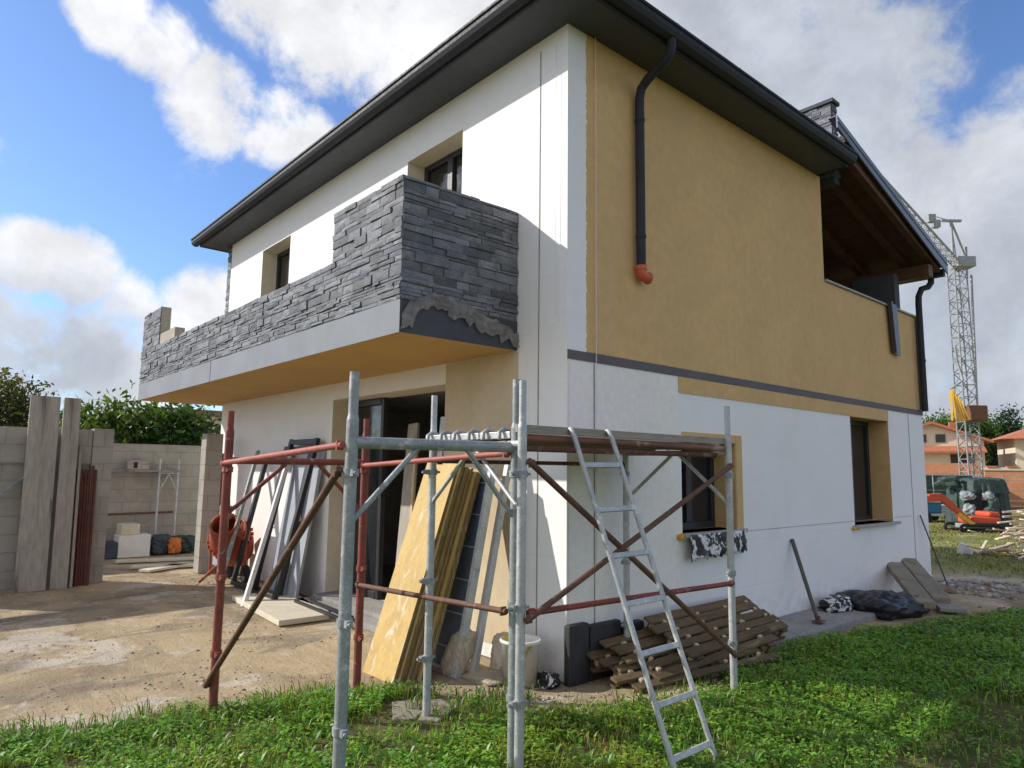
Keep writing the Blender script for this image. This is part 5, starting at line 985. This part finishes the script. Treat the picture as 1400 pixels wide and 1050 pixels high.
# mesh fence with dark net
fn = thing('mesh_fence', tuple(W_(16, 29)), 'grey post fence with green shade net behind the truck', 'fence')
for i in range(9): m = MB(); m.tube(W_(15.3+i*.95, 28.4, 0), W_(15.3+i*.95, 28.4, 1.75), .022, 6); m.build('post', 'galv', fn)
m = MB(); 
for z in (.5, 1.1, 1.72): m.tube(W_(15.2, 28.4, z), W_(23, 28.4, z), .011, 5)
m.build('rail', 'galv', fn); m = MB(); sbox(m, 15.2, 18.9, 28.5, 28.53, .1, 1.7); m.build('shade_net', 'tarp', fn)
fn2 = thing('mesh_fence', tuple(W_(20, 27)), 'open wire fence before the orange wall at the right edge', 'fence')
for i in range(5): m = MB(); m.tube(W_(18.4+i*1.1, 26.0, 0), W_(18.4+i*1.1, 26.0, 1.6), .018, 6); m.build('post', 'galv', fn2)
m = MB()
for z in (.1, .8, 1.57): m.tube(W_(18.4, 26, z), W_(23, 26, z), .010, 5)
m.build('rail', 'galv', fn2)
# orange boundary walls
set_frame(-28, 26, 38)
ow = thing('boundary_wall', tuple(W_(27, 38)), 'orange rendered boundary wall with coping at the right edge', 'wall'); m = MB(); sbox(m, 25.9, 44, 38, 38.4, 0, 2.0); m.build('wall', 'orange_brick', ow); m = MB(); sbox(m, 25.8, 44, 37.95, 38.45, 2.0, 2.16); m.build('coping', 'cream_wall', ow)
for i in range(9): m = MB(); sbox(m, 26.0+i*.9, 26.5+i*.9, 37.9, 38.5, 2.16, 2.24); m.build('coping_tile', 'tile_red', ow)
set_frame(-25, 31, 46)
ow2 = thing('boundary_wall', tuple(W_(29, 46)), 'orange balcony wall below the gabled house', 'wall'); m = MB(); sbox(m, 24, 31.0, 46, 46.4, 0, 2.5); m.build('wall', 'orange_brick', ow2); m = MB(); sbox(m, 23.5, 31.2, 45.2, 46.6, .9, 1.05); m.build('canopy', 'tile_red', ow2)
set_frame(-15, 22, 36)
sh = thing('shed', tuple(W_(22, 36)), 'low shed with brown roof beneath the orange wall', 'shed'); m = MB(); sbox(m, 20.0, 24.6, 36, 39, 0, 1.0); m.build('wall', 'sack', sh); m = MB(); m.prism([W_(19.6, 35.5, 1.0), W_(25.0, 35.5, 1.05), W_(25.0, 39.5, 1.7), W_(19.6, 39.5, 1.7)], (0, 0, .1)); m.build('roof', 'tile_brown', sh)
# gabled house
GD, GZ = 58, 4.75; set_frame(-25, 39.6, GD); gm = 35.85; gl, gr_ = 31.6, 39.6
gh = thing('house', tuple(W_(36, GD)), 'cream gabled house with red tile roof and small attic windows', 'house')
m = MB(); m.prism([W_(gl, GD, 0), W_(gr_, GD, 0), W_(gr_, GD, GZ-.15), W_(gm, GD, 6.0), W_(gl, GD, GZ-.15)], WF*7); m.build('wall', 'cream_wall', gh)
m = MB(); m.prism([W_(gl-.6, GD-.6, GZ-.36), W_(gm, GD-.6, 6.02), W_(gr_+.6, GD-.6, GZ-.36), W_(gr_+.6, GD-.6, GZ-.16), W_(gm, GD-.6, 6.25), W_(gl-.6, GD-.6, GZ-.16)], WF*8); rf = m.build('roof', 'tile_red', gh)
m = MB(); sbox(m, 37.6, 38.2, 61, 61.6, 4.8, 6.4); m.build('chimney', 'tile_red', rf)
for s_ in (35.1, 36.5):
    m = MB(); sbox(m, s_-.36, s_+.36, GD-.06, GD-.001, 4.45, 5.15); w = m.build('window', 'cord', gh); m = MB(); sbox(m, s_-.28, s_+.28, GD-.08, GD-.06, 4.52, 5.08); m.build('pane', 'glass', w)
m = MB(); m.prism([W_(gl, GD-1.2, 3.55), W_(gr_, GD-1.2, 3.55), W_(gr_, GD-.01, 4.0), W_(gl, GD-.01, 4.0)], (0, 0, .15)); m.build('canopy', 'tile_red', gh)
for s_ in (34.2, 38.0): m = MB(); sbox(m, s_-.85, s_+.85, GD-.06, GD-.001, 2.2, 3.45); m.build('shutter', 'shutter', gh)
m = MB(); sbox(m, gr_+.001, gr_+.05, 60, 60.9, 2.2, 3.6); m.build('shutter', 'shutter', gh)
# house at the right edge
set_frame(-25, 42.2, 57)
rh = thing('house', tuple(W_(46, 57)), 'cream house with dark red hipped roof at the right edge of the street', 'house'); m = MB(); sbox(m, 41.6, 53, 57, 64, 0, 4.72); m.build('wall', 'cream_wall', rh)
m = MB(); a_, b_, c_, d_ = W_(40.5, 56, 4.72), W_(54, 56, 4.72), W_(54, 65, 4.72), W_(40.5, 65, 4.72); e1, e2 = W_(45, 60.5, 6.5), W_(50, 60.5, 6.5); m.add([a_, b_, c_, d_, e1, e2], [(0, 1, 5, 4), (1, 2, 5), (2, 3, 4, 5), (3, 0, 4), (3, 2, 1, 0)]); m.build('roof', 'tile_red', rh)
for s_ in (43.6, 46.2): m = MB(); sbox(m, s_-.45, s_+.45, 56.95, 57.0, 2.0, 3.7); m.build('window', 'shutter', rh)
set_frame()
# trees behind the street
for (S, D, z, R_, lab, A, B_, sd_) in ((47.4, 78, 6.6, 2.6, 'rounded bright green tree behind the gabled house', (.06, .13, .02), (.10, .19, .03), 81), (51.2, 78, 6.8, 2.6, 'bright green tree right of the crane mast, behind the orange roof', (.055, .12, .02), (.09, .17, .03), 82), (57.3, 82, 6.6, 3.0, 'broad leafy tree just left of the dark fir', (.05, .12, .02), (.09, .17, .03), 85)):
    bs = W_(S, D); tree(lab, tuple(bs), [(0, 0, z-.4, R_, R_, R_*.72), (R_*.6, .3, z-1.2, R_*.7, R_*.7, R_*.6), (-R_*.6, -.3, z-1.0, R_*.7, R_*.7, R_*.6), (.2, -R_*.4, z-1.4, R_*.7, R_*.7, R_*.6)], 7000, .20, A, B_, sd_, r=.3)
bs = W_(55.6, 77); t = thing('conifer', tuple(bs), 'dark conical fir tree above the roofs at the right', 'tree'); crown('crown', t, [(bs.x, bs.y, 2.6+i*.9, 2.3-i*.27, 2.3-i*.27, .6) for i in range(8)], 7000, .17, (.022, .05, .025), (.035, .07, .035), 83); trunk(t, bs, bs+V((0, 0, 8)), .25, [], 3)
m = None
hl = thing('house', tuple(W_(62, 84)), 'pale flat topped building glimpsed behind the fir tree', 'house'); m = MB(); sbox(m, 56.5, 70, 84, 90, 0, 6.0); m.build('wall', 'cream_wall', hl); m = MB(); m.prism([W_(56, 83.5, 6.0), W_(60, 83.5, 7.2), W_(71, 83.5, 7.2), W_(71, 83.5, 6.0)], F0*8); m.build('roof', 'rake', hl)
ah = W_(38.4, 64, 4.5); m = MB(); m.tube(ah, ah+V((0, 0, 3.6)), .03, 5); [m.tube(ah+V((0, 0, z))-r_*.5, ah+V((0, 0, z))+r_*.5, .018, 5) for z in (3.0, 3.3, 3.55)]; m.build('aerial', 'galv', gh)
# heap of old timber
rs = random.Random(91)
tl = 'bleached board in the heap of old timber at the right edge'
for i in range(110):
    hgt = rs.random()**1.5; S = 11.5+rs.gauss(0, .5)*(1-.5*hgt)+.25*hgt; D = 15.3+rs.gauss(0, .6); z = .04+.72*hgt*max(.12, 1-abs(S-11.8)/1.3)*1.35; a = rs.uniform(-.5, .5)+(0 if rs.random() < .7 else 1.3); L = rs.uniform(.3, 1.1); t = rs.uniform(-.25, .3)
    d = (r_*math.cos(a)+F0*math.sin(a))*math.cos(t)+V((0, 0, math.sin(t))); c = W_(S, D, z); k_ = rs.uniform(.6, 1.3); m = MB(); m.bar(c-d*L/2, c+d*L/2, rs.uniform(.03, .14), rs.uniform(.015, .045), (0, 0, 1), col=(k_, k_*rs.uniform(.85, 1), k_*rs.uniform(.7, 1)))
    o = m.build('old_board', 'debris', loc=tuple(c)); tag(o, tl, 'board', 'heap of old boards')
m = MB(); m.obox(W_(10.0, 15.6, .12), (.13, .12, .26), Matrix.Rotation(.3, 3, 'Y')); m.obox(W_(10.15, 15.6, .07), (.14, .12, .14)); o = m.build('broken_block', 'white_paint', loc=tuple(W_(9.7, 14.95)), bevel=.02); tag(o, 'broken white block alone on the dry grass', 'block')

# ------------------------------------------------------------------ sun and sky
TR = V((1.25, 1.075, -1.0)).normalized()
sun_d = bpy.data.lights.new('sun', 'SUN'); sun_d.energy = 5.0; sun_d.angle = math.radians(.53); sun_d.color = (1.0, .955, .88)
sun = bpy.data.objects.new('sun', sun_d); COL.objects.link(sun); sun.rotation_euler = TR.to_track_quat('-Z', 'Y').to_euler(); sun.location = (-12, -10, 14)
SD = -TR; EL = math.asin(SD.z); AZ = math.atan2(SD.x, SD.y)
w = bpy.data.worlds.new('World'); sc.world = w; w.use_nodes = True; nt = NT(w.node_tree); bg = nt.n['Background']
sky = nt.add('ShaderNodeTexSky'); sky.sky_type = 'NISHITA'; sky.sun_disc = False; sky.sun_elevation = EL; sky.sun_rotation = AZ % (2*math.pi); sky.altitude = 200; sky.air_density = 1.0; sky.dust_density = .6; sky.ozone_density = 2.0
tc = nt.add('ShaderNodeTexCoord'); dv = tc.outputs['Generated']
CL = [(-0.851,0.135,0.508,0.046,1),(-0.854,0.184,0.486,0.048,1),(-0.860,0.246,0.448,0.065,1),(-0.843,0.315,0.436,0.055,.9),(-0.830,0.359,0.427,0.042,.8),(-0.896,0.245,0.369,0.035,.5),(-0.763,0.321,0.560,0.098,1),(-0.709,0.435,0.555,0.112,1),(-0.593,0.506,0.626,0.143,1),
      (-0.431,0.730,0.530,0.181,1),(-0.343,0.828,0.444,0.131,1),(-0.357,0.706,0.611,0.167,1),(-0.287,0.891,0.350,0.081,1),(-0.217,0.911,0.351,0.074,1),(-0.187,0.892,0.413,0.040,.7),(-0.250,0.947,0.199,0.130,1),(-0.211,0.971,0.110,0.12,1),(-0.317,0.941,0.116,0.11,1),(-0.134,0.962,0.239,0.13,1),
      (-0.967,0.087,0.241,0.044,1),(-0.963,0.139,0.233,0.047,1),(-0.962,0.188,0.200,0.045,.8),(-0.940,0.269,0.210,0.049,1),(-0.955,0.240,0.174,0.052,.9),(-0.990,0.092,0.114,0.082,.9),(-0.979,0.165,0.120,0.081,.9),(-0.976,0.200,0.086,0.067,1),(-0.990,0.017,0.139,0.08,.9),(-0.810,0.288,0.510,0.03,.5)]
GY = [(-.30,.95,.12,.20,1.),(-.12,.97,.20,.2,.9),(-.33,.78,.52,.24,.95),(-.984,.13,.118,.09,.95),(-.99,.03,.12,.1,.9),(-.975,.19,.12,.06,.7)]
def field_of(lst, soft0=1.35, soft1=.35):
    acc = None
    for (x_, y_, z_, r__, wt) in lst:
        dn = nt.add('ShaderNodeVectorMath', operation='DOT_PRODUCT'); nt.put(dn.inputs[0], dv); dn.inputs[1].default_value = V((x_, y_, z_)).normalized()
        v = nt.ramp(dn.outputs['Value'], math.cos(r__*soft0), math.cos(r__*soft1), 0, wt); acc = v if acc is None else nt.math('MAXIMUM', acc, v)
    return acc
Fd = field_of(CL, 1.5, .1)
n1 = nt.noise(dv, 5.5, 9, .62, .25); n2 = nt.noise(dv, 15, 9, .66, .2)
fill_clouds = nt.math('MULTIPLY', nt.ramp(nt.noise(dv, 2.6, 6, .6),   .42, .58), nt.ramp(nt.add('ShaderNodeVectorMath', operation='DOT_PRODUCT', i_0=dv, i_1=tuple(f_)).outputs['Value'], .55, .3))  # clouds outside the view, added to fill the shaded walls with light
Fd = nt.math('MAXIMUM', Fd, fill_clouds)
nn = nt.math('ADD', nt.math('MULTIPLY', n1, .52), nt.math('MULTIPLY', n2, .48))
dens = nt.ramp(nt.math('ADD', Fd, nt.math('MULTIPLY', nt.math('SUBTRACT', nn, .5), 2.7)), .30, .88, 0, .95)
gy = nt.math('MULTIPLY', field_of(GY, 1.5, .2), nt.ramp(n1, .30, .62, .75, 1.0))
sky_c = nt.mix(1.0, sky.outputs[0], (1.08, 1.28, 1.62), 'MULTIPLY')
thin = nt.ramp(nt.noise(dv, 9, 9, .62, .2), .32, .68, .80, 1.05)
white = nt.mix(1.0, nt.mix(gy, (8.6, 8.6, 8.7), (4.3, 4.7, 5.4)), nt.add('ShaderNodeCombineColor', i_0=thin, i_1=thin, i_2=thin).outputs[0], 'MULTIPLY')
white = nt.mix(nt.math('MULTIPLY', fill_clouds, .8), white, (9.5, 8.5, 7.5))  # warm tint on the unseen clouds, there to warm the shade
colr = nt.mix(dens, sky_c, white)
nt.put(bg.inputs[0], colr); bg.inputs[1].default_value = .12
for o in bpy.data.objects:
    if '_o' in o: del o['_o']
